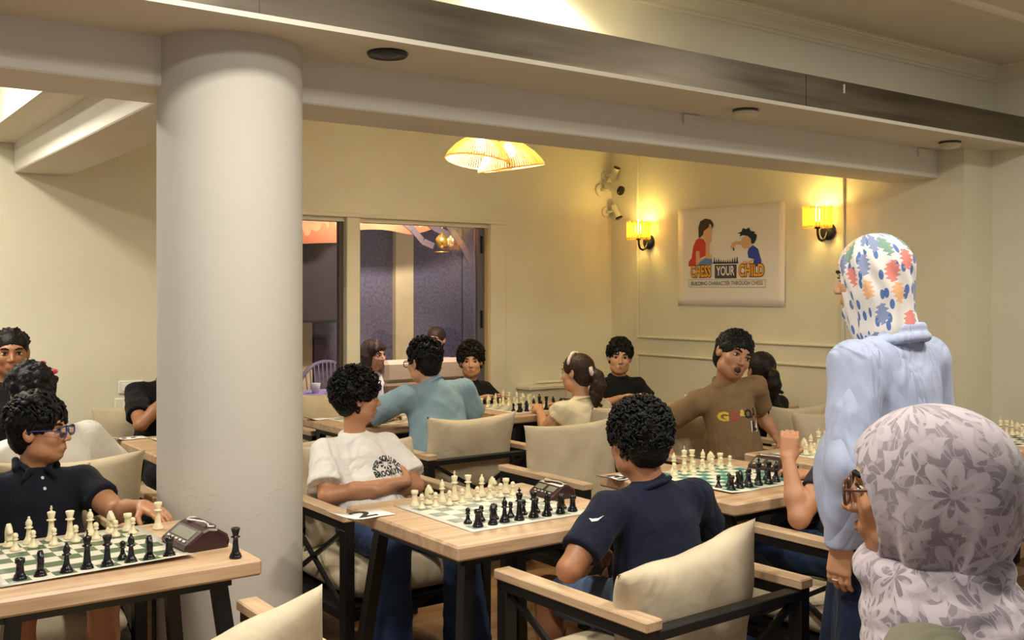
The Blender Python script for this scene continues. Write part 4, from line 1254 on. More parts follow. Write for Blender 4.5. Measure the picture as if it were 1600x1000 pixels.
def add_head(B, face=1.0, jaw=1.0):
    """head in its own frame: +y is the way the face looks, z up, about 0.23 high"""
    B.ell((0, -0.012, 0.030), (0.075, 0.093, 0.084), 0)
    B.ell((0, 0.028, -0.030), (0.061, 0.062, 0.080), 0.03)
    B.ell((0, 0.050, -0.092), (0.030*jaw, 0.030, 0.020), 0.03)
    for s in (-1, 1):
        B.ell((s*0.043*jaw, 0.022, -0.072), (0.020, 0.034, 0.022), 0.03)
        B.ell((s*0.036, 0.062, -0.026), (0.024, 0.020, 0.022), 0.02)
    B.ell((0, 0.076, 0.022), (0.048, 0.014, 0.012), 0.016)
    for s in (-1, 1): B.ell((s*0.032, 0.101, 0.002), (0.020, 0.018, 0.012), 0.012, 1)
    B.cone((0, 0.086, 0.006), (0, 0.106, -0.030), 0.0075, 0.0105, 0.010)
    for s in (-1, 1): B.ell((s*0.0105, 0.096, -0.034), (0.008, 0.010, 0.007), 0.006)
    B.ell((0, 0.080, -0.063), (0.026, 0.014, 0.016), 0.012)
    for s in (-1, 1):
        B.ell((s*0.0775, -0.006, -0.004), (0.009, 0.019, 0.031), 0.008, 0, rotm('Z', s*0.35) @ rotm('X', 0.15))
        B.ell((s*0.0865, -0.001, 0.0), (0.006, 0.010, 0.018), 0.004, 1, rotm('Z', s*0.35) @ rotm('X', 0.15))

def add_hand(B, wr, d, n, s=1.0, curl=0.5, side=1, spread=1.0):
    """hand from the wrist along d, palm facing n; side=+1 puts the thumb towards d x n; returns its fine box"""
    d = nrm(d); n = np.asarray(n, float); n = nrm(n-d*(n @ d)); x = np.cross(d, n)*side
    F = lambda a, b, c: wr+(x*a+d*b+n*c)*s
    for a in (-0.026, -0.009, 0.009, 0.026): B.cone(F(a*0.7, 0.01, 0), F(a, 0.082, 0), 0.0155*s, 0.0125*s, 0.012)
    for a, L in ((0.028, 0.066), (0.0095, 0.075), (-0.0095, 0.070), (-0.027, 0.054)):
        p = F(a, 0.084, 0); ang = curl*0.55
        for q, r in ((0.44, 0.0092), (0.31, 0.0084), (0.25, 0.0076)):
            e = p+(d*math.cos(ang)+n*math.sin(ang)+x*a*2.0*spread*math.cos(ang))*L*q*s*1.05
            B.cone(p, e, r*s, r*0.92*s, 0.004); p = e; ang += curl*1.15
    p = F(0.026, 0.022, 0.004)
    e = p+nrm(x*0.75+d*0.7+n*(0.25+0.5*curl))*0.042*s; B.cone(p, e, 0.0135*s, 0.0105*s, 0.010)
    e2 = e+nrm(x*(0.45-0.7*curl)+d*0.85+n*(0.3+0.5*curl))*0.032*s; B.cone(e, e2, 0.0100*s, 0.0085*s, 0.006)
    c = wr+d*0.08*s
    return (c-0.13*s, c+0.13*s)

def uvsphere(name, r, m, parent, loc, R, seg=14):
    prof = [(math.sin(a), -math.cos(a)) for a in np.linspace(0, PI, 9)]
    me = MB().lathe([(max(0, p[0]) if 0 < i < 8 else 0, p[1]) for i, p in enumerate(prof)], seg)
    me.v = [(x*r[0], y*r[1], z*r[2]) for x, y, z in me.v]
    o = me.build(name, m, parent)
    o.matrix_local = Matrix.Translation(Vector(loc)) @ Matrix(R.tolist()).to_4x4()
    return o

def ring_pts(c, R, w, h, n=20, pw=3.0):
    out = []
    for a in np.linspace(0, 2*PI, n, endpoint=False):
        ca, sa = math.cos(a), math.sin(a)
        x = w*math.copysign(abs(ca)**(2/pw), ca); z = h*math.copysign(abs(sa)**(2/pw), sa)
        out.append(Vector(R @ (np.asarray(c)+V3(x, 0, z))))
    return out

def project(o_mesh, target, origin, R, flip=1, gap=0.0016):
    """lays a flat mesh (x right, y up) onto a cloth surface, thrown along -R[:,2]"""
    P, F = target
    bvh = BVHTree.FromPolygons([tuple(p) for p in P.tolist()], F.tolist())
    R = Matrix(R.tolist()); og = Vector(origin)
    for v in o_mesh.vertices:
        st = og+R @ Vector((v.co.x, v.co.y, 0.25)); hit = bvh.ray_cast(st, R @ Vector((0, 0, -1)), 0.6)
        v.co = (hit[0]+R @ Vector((0, 0, gap))) if hit[0] is not None else og+R @ Vector((v.co.x, v.co.y, 0))
    o_mesh.update()

def hair_strands(ob, st, rs, RH, hc, hs, q):
    """adds curls ('curl') or short tufts ('tuft') over the scalp to a hair mesh, as part of the same mesh"""
    kind, n, t = st[:3]; n = int(n/q**0.5)
    me = ob.data; m = MB(); k = 0
    while k < n:
        d = nrm(rs.randn(3))
        p = V3(0, -0.016, 0.034)+d*(V3(0.076, 0.094, 0.084)+t*(0.85+0.25*rs.rand())+(st[3] if len(st) > 3 else 0)*max(0, d[2]))
        if np.linalg.norm((p-V3(0, 0.125, -0.03))/0.083) < 1 or np.linalg.norm((p-V3(math.copysign(0.09, p[0]), 0.035, -0.045))/V3(0.032, 0.05, 0.057)) < 1 or p[1]*0.25-(p[2]+0.062) > 0 or (p[1] > 0.02 and p[2] < 0.0): continue
        k += 1
        tg = nrm(np.cross(d, rs.randn(3)))
        if kind == 'curl':
            r = rs.uniform(0.006, 0.011); bn = np.cross(d, tg); ph = rs.rand()*6
            pts = [p+(d*math.cos(a+ph)+tg*math.sin(a+ph))*r+bn*(a-3)*0.0028 for a in np.linspace(0, rs.uniform(4, 7), 8)]
            rad = [0.0016]+[0.0034]*6+[0.0008]
        else:
            if kind == 'flow': fl = V3(*st[4])+rs.randn(3)*0.15
            else: fl = V3(d[0]*0.5+rs.randn()*0.25, 0.9 if d[2] > 0.45 else -0.2, -0.35-0.5*(d[2] < 0.4))
            fl = nrm(fl); fl = nrm(fl-d*(fl @ d)+d*rs.uniform(0.0, 0.10 if kind == 'flow' else 0.28)); Ln = rs.uniform(0.02, 0.036)*(0.5 if kind == 'short' else 1.0)
            pts = [p-d*0.004+fl*Ln*f-d*0.010*f*f for f in (0, 0.35, 0.7, 1.0)]; rad = [0.005, 0.0052, 0.0036, 0.0006]
        m.tube([Vector(RH @ (x*hs)+hc) for x in pts], [x*hs for x in rad], 5, caps=False)
    n0 = len(me.vertices)
    co = np.empty(n0*3, np.float32); me.vertices.foreach_get('co', co)
    lv = np.empty(len(me.loops), np.int32); me.loops.foreach_get('vertex_index', lv)
    V = np.concatenate([co.reshape(-1, 3), np.array(m.v, np.float32)]); F = np.concatenate([lv.reshape(-1, 4), np.array(m.f, np.int32)+n0])
    mats = list(me.materials); me.clear_geometry()
    me.vertices.add(len(V)); me.vertices.foreach_set('co', V.ravel()); me.loops.add(len(F)*4); me.loops.foreach_set('vertex_index', F.ravel())
    me.polygons.add(len(F)); me.polygons.foreach_set('loop_start', np.arange(0, len(F)*4, 4, dtype=np.int32)); me.polygons.foreach_set('use_smooth', np.ones(len(F), bool))
    me.update(calc_edges=True)

SEED = [100]
def person(label, loc, rz, o):
    SEED[0] += 1; seed = SEED[0]; rs = np.random.RandomState(seed)
    root = empty('person', loc, rz, label, 'person')
    q = o.get('q', 1.0)                      # coarser grids for people far away
    pel = V3(*o.get('pel', (0, -0.02, 0.52))); nk = V3(*o['nk']); L = np.linalg.norm(nk-pel); up = (nk-pel)/L
    rt = rotm('Z', o.get('tw', 0.0)) @ V3(1, 0, o.get('tilt', 0.0)); rt = nrm(rt-up*(rt @ up)*(1 if not o.get('tilt') else 0.0)); fw = nrm(np.cross(up, rt)); rt = nrm(rt)
    RT = np.stack([nrm(np.cross(fw, up)), fw, up], 1)
    w = o.get('w', 1.0); shw = o.get('shw', 0.165)
    dr = o.get('drop', 0.068); sh = {'L': nk-rt*shw-up*dr, 'R': nk+rt*shw-up*dr}
    hs = o.get('hs', 1.0); hy, hp, hr = o.get('head', (0, 0, 0))
    RH = rotm('Z', hy) @ rotm('X', hp) @ rotm('Y', hr)
    hc = V3(*o['hc'])
    sk = o.get('skin', SK_A)
    # --- skin
    B = Sdf(); fine = [(hc-V3(.125, .125, .135)*hs, hc+V3(.125, .125, .13)*hs)]
    B.ell(lerp(pel, nk, 0.12), (0.135*w, 0.10, 0.13), 0.03, 0, RT)
    B.ell(lerp(pel, nk, 0.55), (0.125*w, 0.088, L*0.36), 0.05, 0, RT)
    for sd in 'LR': B.cone(nk-up*0.045, sh[sd], 0.050, 0.042, 0.03)
    B.frame(RH, hc, hs); add_head(B, jaw=o.get('jaw', 1.0)); neck_top = RH @ (V3(0, -0.018, -0.055)*hs)+hc; B.frame()
    B.cone(nk-up*0.035, neck_top, 0.054*hs, 0.047*hs, 0.03)
    arms = o.get('arms', {})
    for sd in 'LR':
        if sd not in arms: continue
        a = arms[sd]; el = V3(*a['el']); wr = V3(*a['wr']); k = o.get('arm', 1.0)
        B.cone(sh[sd], el, 0.046*k, 0.037*k, 0.03); B.cone(lerp(sh[sd], el, 0.55), lerp(sh[sd], el, 0.7), 0.042*k, 0.040*k, 0.02)
        B.cone(el, lerp(el, wr, 0.35), 0.037*k, 0.037*k, 0.015); B.cone(lerp(el, wr, 0.35), wr, 0.037*k, 0.024*k, 0.02)
        if a.get('hand', True):
            fb = add_hand(B, wr, V3(*a.get('dir', wr-el)), V3(*a.get('palm', (0, 0, -1))), o.get('hand_s', 0.95)*hs**0.5, a.get('curl', 0.5), a.get('side', 1), a.get('spread', 1.0))
            if a.get('fine', False): fine.append(fb)
    legs = o.get('legs', {}); hip = {}
    for sd, s in (('L', -1), ('R', 1)):
        hip[sd] = pel+V3(s*0.085*w, 0.02, -0.01)
        if sd in legs:
            kn, an = V3(*legs[sd][0]), V3(*legs[sd][1])
            B.cone(hip[sd], kn, 0.078, 0.052, 0.03); B.cone(kn, lerp(kn, an, 0.3), 0.051, 0.050, 0.02); B.cone(lerp(kn, an, 0.3), an, 0.050, 0.034, 0.02)
            B.cone(an, an+V3(0, 0.13, -0.045), 0.036, 0.028, 0.02)
    P, F = B.mesh('body', 0.0115*q, fine, 0.0042*q if not o.get('hf') else o['hf'])
    pf_mesh('body', smooth_pf(P, F, 1, 0.35), F, sk, root)
    # --- face
    if o.get('face', True):
        T = lambda p: RH @ (V3(*p)*hs)+hc
        for s in (-1, 1):
            uvsphere('eye', (0.0155*hs, 0.0085*hs, 0.0066*hs*o.get('eye_open', 1.0)), M_EYE, root, T((s*0.032, 0.0795, 0.001)), RH)
            E = Sdf().frame(RH, hc, hs)
            pts = [(s*0.016, 0.0895, 0.0215), (s*0.030, 0.0885, 0.0265), (s*0.043, 0.080, 0.025), (s*0.052, 0.069, 0.019)]
            for a_, b_, r0, r1 in zip(pts, pts[1:], (0.0042, 0.0048, 0.0042), (0.0048, 0.0042, 0.002)): E.cone(a_, b_, r0, r1, 0.003)
            P, F = E.mesh('eyebrow', 0.0026*max(1, q*0.9)); pf_mesh('eyebrow', P, F, o.get('brow', o.get('hairm', H_BLK)), root)
            lid = MB().tube([Vector(T(p)) for p in ((s*0.0175, 0.0845, 0.002), (s*0.026, 0.0885, 0.0082), (s*0.036, 0.0870, 0.0086), (s*0.0465, 0.0785, 0.003))], [0.0012*hs, 0.0022*hs, 0.0022*hs, 0.0012*hs], 6)
            lid.build('eyelid', o.get('brow', o.get('hairm', H_BLK)), root)
        mo = o.get('mouth', 'closed')
        E = Sdf().frame(RH, hc, hs)
        if mo == 'open':
            E.ell((0.002, 0.090, -0.067), (0.020, 0.008, 0.015), 0)
            P, F = E.mesh('mouth', 0.003); pf_mesh('mouth', P, F, M_MOUTH, root)
            E = Sdf().frame(RH, hc, hs)
            rp = [(0.021*math.cos(a), 0.094-0.006*abs(math.cos(a)), -0.067+0.0165*math.sin(a)) for a in np.linspace(0, 2*PI, 13)]
            for a_, b_ in zip(rp, rp[1:]): E.cone(a_, b_, 0.0034, 0.0034, 0.002)
        else:
            wd = 0.027 if mo == 'closed' else 0.030
            up_ = 0.0 if mo == 'closed' else 0.006
            for zc, rr_ in ((-0.0585, 0.0040), (-0.0665, 0.0048)):
                for s in (-1, 1): E.cone((0, 0.0935, zc), (s*wd, 0.0815, -0.0625+up_), rr_, 0.0018, 0.003)
        P, F = E.mesh('lips', 0.0028*max(1, q*0.9)); pf_mesh('lips', P, F, M_LIP if not o.get('lip') else o['lip'], root)
    # --- top
    sc = o.get('shirt')
    ret = {'root': root, 'RT': RT, 'RH': RH, 'hc': hc, 'hs': hs, 'nk': nk, 'sh': sh, 'pel': pel, 'up': up}
    if sc:
        S = Sdf(); lo = sc.get('loose', 0.016)
        S.ell(lerp(pel, nk, 0.14), (0.140*w+lo, 0.112+lo, 0.15), 0.03, 0, RT)
        S.ell(lerp(pel, nk, 0.42), (0.128*w+lo, 0.098+lo, L*0.38), 0.06, 0, RT)
        S.ell(lerp(pel, nk, 0.68), (0.128*w+lo, 0.092+lo*0.7, L*0.26), 0.05, 0, RT)
        for sd in 'LR': S.cone(nk-up*0.052, lerp(nk-up*0.052, sh[sd], 0.93), 0.058+lo*0.25, 0.048+lo*0.5, 0.04)
        S.cone(nk-up*0.06, nk-up*0.012, 0.078, 0.062*hs, 0.03)
        for sd in 'LR':
            if sd not in arms: continue
            el, wr = V3(*arms[sd]['el']), V3(*arms[sd]['wr']); k = o.get('arm', 1.0)
            f = sc.get('sleeve', 0.62)
            if f <= 1:
                e = lerp(sh[sd], el, f); S.cone(sh[sd], e, 0.048*k+lo*0.55, 0.047*k+lo*sc.get('flare', 1.0), 0.035, 0, True)
            else:
                S.cone(sh[sd], el, 0.054*k+lo*0.7, 0.046*k+lo*0.7, 0.03); S.cone(el, lerp(el, wr, 0.93), 0.046*k+lo*0.7, 0.034*k+lo*0.5, 0.03)
        hem = sc.get('hem')
        if hem is not None:
            S.cone(lerp(pel, nk, 0.1), V3(pel[0], pel[1]-0.01, hem+0.12), 0.15*w+lo*0.6, 0.15*w+lo*0.6, 0.05); S.cut((0, 0, hem), (0, 0, -1))
        P, F = S.mesh('shirt', sc.get('h', 0.010)*q); P = smooth_pf(P, F, 1)
        P = wrinkle(P, vnormals(P, F), sc.get('wr', 0.010), sc.get('fr', 17.0), seed, sc.get('wax', (0.6, 0.2, 0.8)))
        ret['shirt'] = pf_mesh('shirt', P, F, sc['m'], root); ret['SP'] = (P, F)
        if sc.get('collar', True):
            nd = nrm(neck_top-nk); c = nk-up*0.012+nd*0.004
            xa = nrm(np.cross(nd, V3(0, 1, 0.01))); ya = np.cross(nd, xa)
            rr_ = sc.get('cr', 0.066)*hs**0.5
            MB().tube([Vector(c+(xa*math.cos(a)+ya*math.sin(a))*rr_+nd*(-0.018*math.sin(a)*np.sign(ya[1]))) for a in np.linspace(0, 2*PI, 33)[:-1]], 0.0085, 8, closed=True).build('collar', sc.get('cm', sc['m']), root)
    # --- trousers
    pc = o.get('pants')
    if pc:
        S = Sdf(); S.ell(pel+V3(0, 0.0, -0.01), (0.152*w, 0.13, 0.105), 0.02, 0)
        for sd in 'LR':
            if sd not in legs: continue
            kn, an = V3(*legs[sd][0]), V3(*legs[sd][1]); f = pc.get('len', 2.0); fl = pc.get('flare', 0.064)
            if f <= 1: S.cone(hip[sd], lerp(hip[sd], kn, f), 0.092, 0.076, 0.03)
            else: S.cone(hip[sd], kn, 0.092, 0.070, 0.03); S.cone(kn, lerp(kn, an, 0.97), 0.070, fl, 0.03)
        P, F = S.mesh('trousers', 0.011*q); P = smooth_pf(P, F, 1); P = wrinkle(P, vnormals(P, F), pc.get('wr', 0.006), 20.0, seed+7)
        pf_mesh(pc.get('name', 'trousers'), P, F, pc['m'], root)
        if f > 1 or pc.get('shoes'):
            for sd in 'LR':
                if sd not in legs: continue
                an = V3(*legs[sd][1]); E = Sdf()
                E.cone(an+V3(0, -0.03, -0.055), an+V3(0, 0.05, -0.055), 0.040, 0.042, 0.02); E.cone(an+V3(0, 0.05, -0.055), an+V3(0, 0.16, -0.062), 0.042, 0.034, 0.02)
                E.cut((0, 0, 0.002), (0, 0, -1)); P, F = E.mesh('shoe', 0.009); pf_mesh('shoe', P, F, mat('shoe_grey', (70, 66, 64), 0.6), root)
    # --- hair
    hf_ = o.get('hair')
    if hf_:
        Hh = Sdf().frame(RH, hc, hs); hf_(Hh, rs)
        P, F = Hh.mesh('hair', 0.0052*max(0.8, q)); hm = o.get('hairm', H_BLK)
        P = smooth_pf(P, F, 1, 0.3); am = o.get('hair_n', 0.003)
        if am: P = wrinkle(P, vnormals(P, F), am, 130.0, seed+3, (0.2, 0.2, 0.2))
        ret['hair'] = pf_mesh('hair', P, F, hm, root)
        st = o.get('strands')
        if st: hair_strands(ret['hair'], st, rs, RH, hc, hs, q)
    # --- spectacles
    gc = o.get('glasses')
    if gc:
        g = empty('glasses'); g.parent = root; g.matrix_local = Matrix.Translation(Vector(hc)) @ Matrix(RH.tolist()).to_4x4() @ Matrix.Scale(hs, 4)
        for s in (-1, 1):
            c = V3(s*0.034, 0.103, -0.003)
            MB().tube(ring_pts(c, np.eye(3), 0.0265, 0.0185), 0.0026, 6, closed=True).build('rim', gc, g)
            pts = ring_pts(c, np.eye(3), 0.0255, 0.0175); MB().add(pts, [tuple(range(len(pts)))]).build('lens', M_GLASS, g)
            MB().tube([V3(s*0.060, 0.102, 0.004), V3(s*0.073, 0.085, 0.006), V3(s*0.083, 0.01, 0.008), V3(s*0.083, -0.02, -0.006)], 0.0026, 6).build('temple', gc, g)
        MB().tube([V3(-0.009, 0.105, 0.0), V3(0, 0.108, 0.003), V3(0.009, 0.105, 0.0)], 0.0024, 6).build('bridge', gc, g)
    return ret

# --- hair styles, in the head frame
def scalp(H, t=0.012, front=0.062, low=-0.075, side=0.02):
    H.ell((0, -0.016, 0.034), (0.076+t, 0.094+t, 0.084+t), 0)
    H.ell((0, -0.048, -0.025), (0.064+t*0.6, 0.055+t*0.5, 0.065), 0.02)
    H.ell((0, 0.125, -0.03), (0.085, 0.085, 0.085), 0.008, 1)
    for s in (-1, 1): H.ell((s*0.09, 0.035, -0.045), (0.03, 0.048, 0.055), 0.01, 1)
    H.cut((0, 0, low), (0, 0.25, -1))
def curls(n, r0, r1, t, front=0.075, top_boost=0.0, lowz=-0.03, big=0.0):
    def f(H, rs):
        scalp(H, t)
        k = 0
        while k < n:
            d = nrm(rs.randn(3))
            if d[2] < -0.25 or (d[1] > 0.72 and d[2] < 0.42) or (d[2] < 0.1 and d[1] > 0.35): continue
            p = V3(0, -0.016, 0.034)+d*(V3(0.076, 0.094, 0.084)+t*0.75+top_boost*max(0, d[2]))
            if p[2] < lowz: continue
            r = rs.uniform(r0, r1); H.ell(tuple(p), r, 0.004); k += 1
    return f
def cropped(t=0.012, fringe=True):
    def f(H, rs):
        scalp(H, t)
        if fringe:
            for i in range(9):
                x = -0.055+i*0.0137; H.cone((x*0.8, 0.03, 0.115), (x, 0.080-abs(x)*0.35, 0.072-abs(x)*0.25), 0.022, 0.013, 0.01)
        for i in range(40):
            d = nrm(V3(rs.randn(), rs.randn()-0.3, abs(rs.randn())+0.1))
            if d[1] > 0.6: continue
            p = V3(0, -0.016, 0.034)+d*(V3(0.076, 0.094, 0.084)+t*0.8); H.cone(p, p+nrm(V3(rs.randn(), rs.randn(), 0.6))*0.014, 0.011, 0.005, 0.006)
    return f
def pulled_back(tail=True):
    def f(H, rs):
        scalp(H, 0.010)
        H.ell((0, 0.0, 0.06), (0.079, 0.075, 0.062), 0.01)
        H.ell((0, 0.125, -0.03), (0.07, 0.07, 0.085), 0.008, 1)
        if tail:
            pts = [(0, -0.112, 0.02), (0.0, -0.150, -0.02), (0.004, -0.155, -0.08), (0.0, -0.135, -0.15), (0.006, -0.125, -0.215)]
            for (a, b), r0, r1 in zip(zip(pts, pts[1:]), (0.022, 0.034, 0.042, 0.034), (0.034, 0.042, 0.034, 0.010)): H.cone(a, b, r0, r1, 0.02)
            for i in range(26):
                q = i/25; p = V3(*pts[1])*(1-q)+V3(*pts[4])*q+rs.randn(3)*0.024; H.ell(tuple(p), 0.013, 0.006)
    return f
def bob(H, rs):
    scalp(H, 0.012)
    for s in (-1, 1):
        H.cone((s*0.055, -0.0, 0.06), (s*0.078, 0.01, -0.07), 0.034, 0.026, 0.02); H.cone((s*0.06, -0.05, 0.04), (s*0.075, -0.03, -0.10), 0.04, 0.03, 0.02)
    H.cone((0.0, 0.03, 0.11), (-0.05, 0.075, 0.055), 0.022, 0.014, 0.015); H.cone((0.0, 0.03, 0.11), (0.05, 0.07, 0.05), 0.022, 0.014, 0.015)

FAR = 1.5
LEG = {'L': ((-0.12, 0.40, 0.50), (-0.12, 0.38, 0.09)), 'R': ((0.12, 0.40, 0.50), (0.12, 0.38, 0.09))}
DENIM = cloth('denim_blue', (44, 62, 96), 0.3, 0.25)
DARKP = cloth('dark_trousers', (30, 30, 36))

# boy in white T-shirt, arms crossed, head turned to his left
p = person('boy with curly black hair and crossed arms in printed white T-shirt', (2.125, 3.95, 0), PI, dict(
    pel=(0, 0.0, 0.53), nk=(0, -0.185, 0.885), hc=(-0.01, -0.165, 1.055), hs=0.93, head=(1.27, -0.02, 0.0), shw=0.155, skin=SK_A,
    arms={'R': dict(el=(0.21, -0.02, 0.665), wr=(-0.10, 0.115, 0.715), dir=(-0.7, -1.0, 0.0), palm=(0.3, -1, 0.0), curl=0.4),
          'L': dict(el=(-0.215, 0.0, 0.665), wr=(0.03, 0.095, 0.685), dir=(1, -0.5, -0.1), palm=(0, -1, 0), curl=0.4)},
    legs={'L': ((-0.16, 0.44, 0.52), (-0.20, 0.44, 0.09)), 'R': ((0.14, 0.42, 0.52), (0.16, 0.42, 0.09))},
    shirt=dict(m=cloth('white_cotton', (228, 222, 214), fold=0.8), sleeve=0.80, loose=0.028, flare=1.3, wr=0.008, h=0.009), pants=dict(m=DENIM, flare=0.10),
    hair=curls(150, 0.010, 0.016, 0.018, top_boost=0.012), hair_n=0.004, strands=('curl', 640, 0.026, 0.016), hf=0.0036))
WB = p
def cloth_text(p, txt, size, m, at, yaw, off=0.0, sx=1.0, name='shirt_print', rot2=0.0, arc=None, pitch=0.0, gap=0.0016):
    """lettering laid on the chest; at = point near the surface in the person's frame, thrown along the given yaw"""
    me = text_mesh(txt, size, off, 2, sx=sx) if isinstance(txt, str) else txt
    me.materials.clear()
    if arc:
        for v in me.vertices:
            a = v.co.x/arc; rr_ = arc+v.co.y; v.co.x = rr_*math.sin(a); v.co.y = rr_*math.cos(a)-arc
    # frame: x to the reader's right, y up, z out of the chest (towards +y of the body turned by yaw)
    z = rotm('Z', yaw) @ rotm('X', pitch) @ V3(0, 1, 0); x = nrm(np.cross(V3(0, 0, 1), z)); y = np.cross(z, x)
    if rot2:
        c, s = math.cos(rot2), math.sin(rot2); x, y = x*c+y*s, y*c-x*s
    project(me, p['SP'], at, np.stack([x, y, z], 1), gap=gap)
    return link_mesh(name, me, m, p['root'])
ch = (-0.065, 0.0, 0.775)
cloth_text(p, 'PER SQUARE', 0.030, M_INK, (-0.065, 0, 0.80), 0.05, 0.001, arc=0.075)
em = MB()
for i in range(9):
    a = 2*PI*i/9; r = 0.034+0.006*math.sin(i*5); em.add([(0.011*math.cos(a), 0.008*math.sin(a), 0), (r*math.cos(a-.26), r*0.72*math.sin(a-.26), 0), (r*math.cos(a+.2), r*0.72*math.sin(a+.2), 0)], [(0, 1, 2)])
cloth_text(p, em.mesh('emblem'), 0, M_INK, (-0.065, 0, 0.778), 0.05, name='shirt_emblem')
cloth_text(p, 'BROOKLYN', 0.030, M_INK, (-0.065, 0, 0.742), 0.05, 0.0014)

# boy in navy T-shirt seen from behind
p = person('boy with curly black hair in navy T-shirt seen from behind in the foreground', (2.29, 2.36, 0), -0.10, dict(
    pel=(0, -0.03, 0.54), nk=(-0.01, 0.03, 0.915), hc=(-0.03, 0.065, 1.045), hs=0.98, head=(0.05, -0.16, 0.06), shw=0.178, skin=SK_B, face=True,
    arms={'L': dict(el=(-0.36, -0.03, 0.70), wr=(-0.16, 0.13, 0.68), palm=(0.3, 0, -1), curl=0.7), 'R': dict(el=(0.27, 0.06, 0.70), wr=(0.14, 0.24, 0.74), palm=(-0.3, 0, -1), curl=0.7, side=-1)},
    legs={'L': ((-0.16, 0.40, 0.50), (-0.16, 0.36, 0.09)), 'R': ((0.13, 0.40, 0.50), (0.13, 0.36, 0.09))},
    shirt=dict(m=cloth('navy_cotton', (22, 25, 44)), sleeve=0.72, loose=0.020, wr=0.007, h=0.0085, cr=0.068), pants=dict(m=cloth('light_denim', (84, 104, 130), 0.3, 0.2), len=0.75, name='shorts', shoes=True),
    hair=curls(150, 0.010, 0.014, 0.016, top_boost=0.010), hair_n=0.004, strands=('curl', 900, 0.018, 0.012), hf=0.0036))
sw = MB(); cr = [(-0.02, 0.004), (-0.008, -0.004), (0.008, -0.002), (0.022, 0.012), (0.008, 0.005), (-0.008, 0.003)]
sw.add([(x, y, 0) for x, y in cr], [tuple(range(6))])
cloth_text(p, sw.mesh('logo'), 0, mat('logo_white', (220, 210, 210), 0.6), (-0.22, -0.0, 0.84), 2.2, name='sleeve_logo')

# boy with blue glasses in dark polo shirt at the left table
p = person('boy with blue glasses in dark navy polo shirt at the left table', (0.78, 3.98, 0), PI, dict(
    pel=(0, 0.0, 0.53), nk=(0.0, -0.03, 0.89), hc=(-0.01, 0.0, 1.03), hs=0.98, head=(0.95, 0.02, 0.0), shw=0.165, w=1.05, skin=SK_A, jaw=1.05,
    arms={'L': dict(el=(-0.235, 0.17, 0.735), wr=(-0.272, 0.355, 0.785), dir=(-0.35, 1, -0.15), palm=(0, 0, -1), curl=0.35, side=-1, fine=True),
          'R': dict(el=(0.25, 0.02, 0.68), wr=(0.12, 0.20, 0.62), palm=(0, 0, -1), curl=0.4)},
    legs={'L': ((-0.13, 0.40, 0.50), (-0.13, 0.38, 0.09)), 'R': ((0.13, 0.40, 0.50), (0.13, 0.38, 0.09))},
    shirt=dict(m=cloth('polo_navy', (17, 19, 29)), sleeve=0.60, loose=0.018, wr=0.005, h=0.0085, collar=True, cr=0.066), pants=dict(m=cloth('khaki', (150, 130, 96)), len=0.8, name='shorts', shoes=True),
    hair=curls(90, 0.010, 0.016, 0.012, top_boost=0.014), hair_n=0.003, strands=('tuft', 420, 0.016, 0.016), glasses=mat('blue_frame', (58, 62, 120), 0.3), hf=0.0032))
for z in (0.868, 0.832):
    b = cloth_text(p, MB().lathe([(0, 0), (0.0055, 0)], 12).mesh('button'), 0, mat('button', (190, 190, 190), 0.3), (0.0, 0, z), 0.2, name='button')
for s in (-1, 1):
    E = Sdf(); E.cone((s*0.062, -0.04, 0.925), (s*0.03, 0.045, 0.895), 0.012, 0.010, 0.004); E.cone((s*0.03, 0.045, 0.895), (s*0.055, 0.06, 0.868), 0.012, 0.006, 0.004); E.cone((s*0.062, -0.04, 0.925), (s*0.07, 0.0, 0.90), 0.012, 0.012, 0.004)
    P, F = E.mesh('collar_flap', 0.005); pf_mesh('collar_flap', P, F, MATS['polo_navy'], p['root'])

# child in white with pink hair clips, from behind
p = person('child in white T-shirt with pink hair clips seen from behind', (1.04, 4.72, 0), 0.0, dict(q=1.15,
    pel=(0, 0.0, 0.53), nk=(-0.07, 0.06, 0.93), hc=(-0.12, 0.10, 1.09), hs=1.05, head=(0.25, -0.1, -0.05), shw=0.17, w=1.08, skin=SK_B,
    arms={'R': dict(el=(0.27, 0.08, 0.71), wr=(0.18, 0.30, 0.74), curl=0.4), 'L': dict(el=(-0.29, 0.1, 0.71), wr=(-0.15, 0.3, 0.74), curl=0.4)}, legs=LEG,
    shirt=dict(m=cloth('white_cotton_plain', (226, 220, 210)), sleeve=0.85, loose=0.026), pants=dict(m=DARKP), hair=curls(60, 0.012, 0.02, 0.016), hair_n=0.003, strands=('tuft', 300, 0.016, 0.0), hairm=H_BLK))
for i, c in enumerate(((0.030, -0.058, 0.112), (0.072, -0.060, 0.075))):
    o_ = uvsphere('hair_clip', (0.017, 0.012, 0.012), mat('pink_plastic', (214, 70, 96), 0.4), p['root'], p['RH'] @ (V3(*c)*1.12)+p['hc'], p['RH'])

# man at the left edge
person('young man with short black hair in black top at the left edge', (0.99, 5.86, 0), PI, dict(q=1.3,
    pel=(0, 0.0, 0.55), nk=(0.0, 0.0, 1.05), hc=(-0.03, 0.03, 1.215), hs=1.05, head=(-0.12, 0.0, 0.0), shw=0.19, skin=SK_B,
    arms={'L': dict(el=(-0.25, 0.12, 0.76), wr=(-0.1, 0.33, 0.78)), 'R': dict(el=(0.25, 0.12, 0.76), wr=(0.1, 0.33, 0.78))}, legs=LEG,
    shirt=dict(m=cloth('black_cotton', (20, 19, 21)), sleeve=0.7, loose=0.02), pants=dict(m=DARKP), hair=cropped(0.006, False), hair_n=0.002, strands=('short', 420, 0.005)))

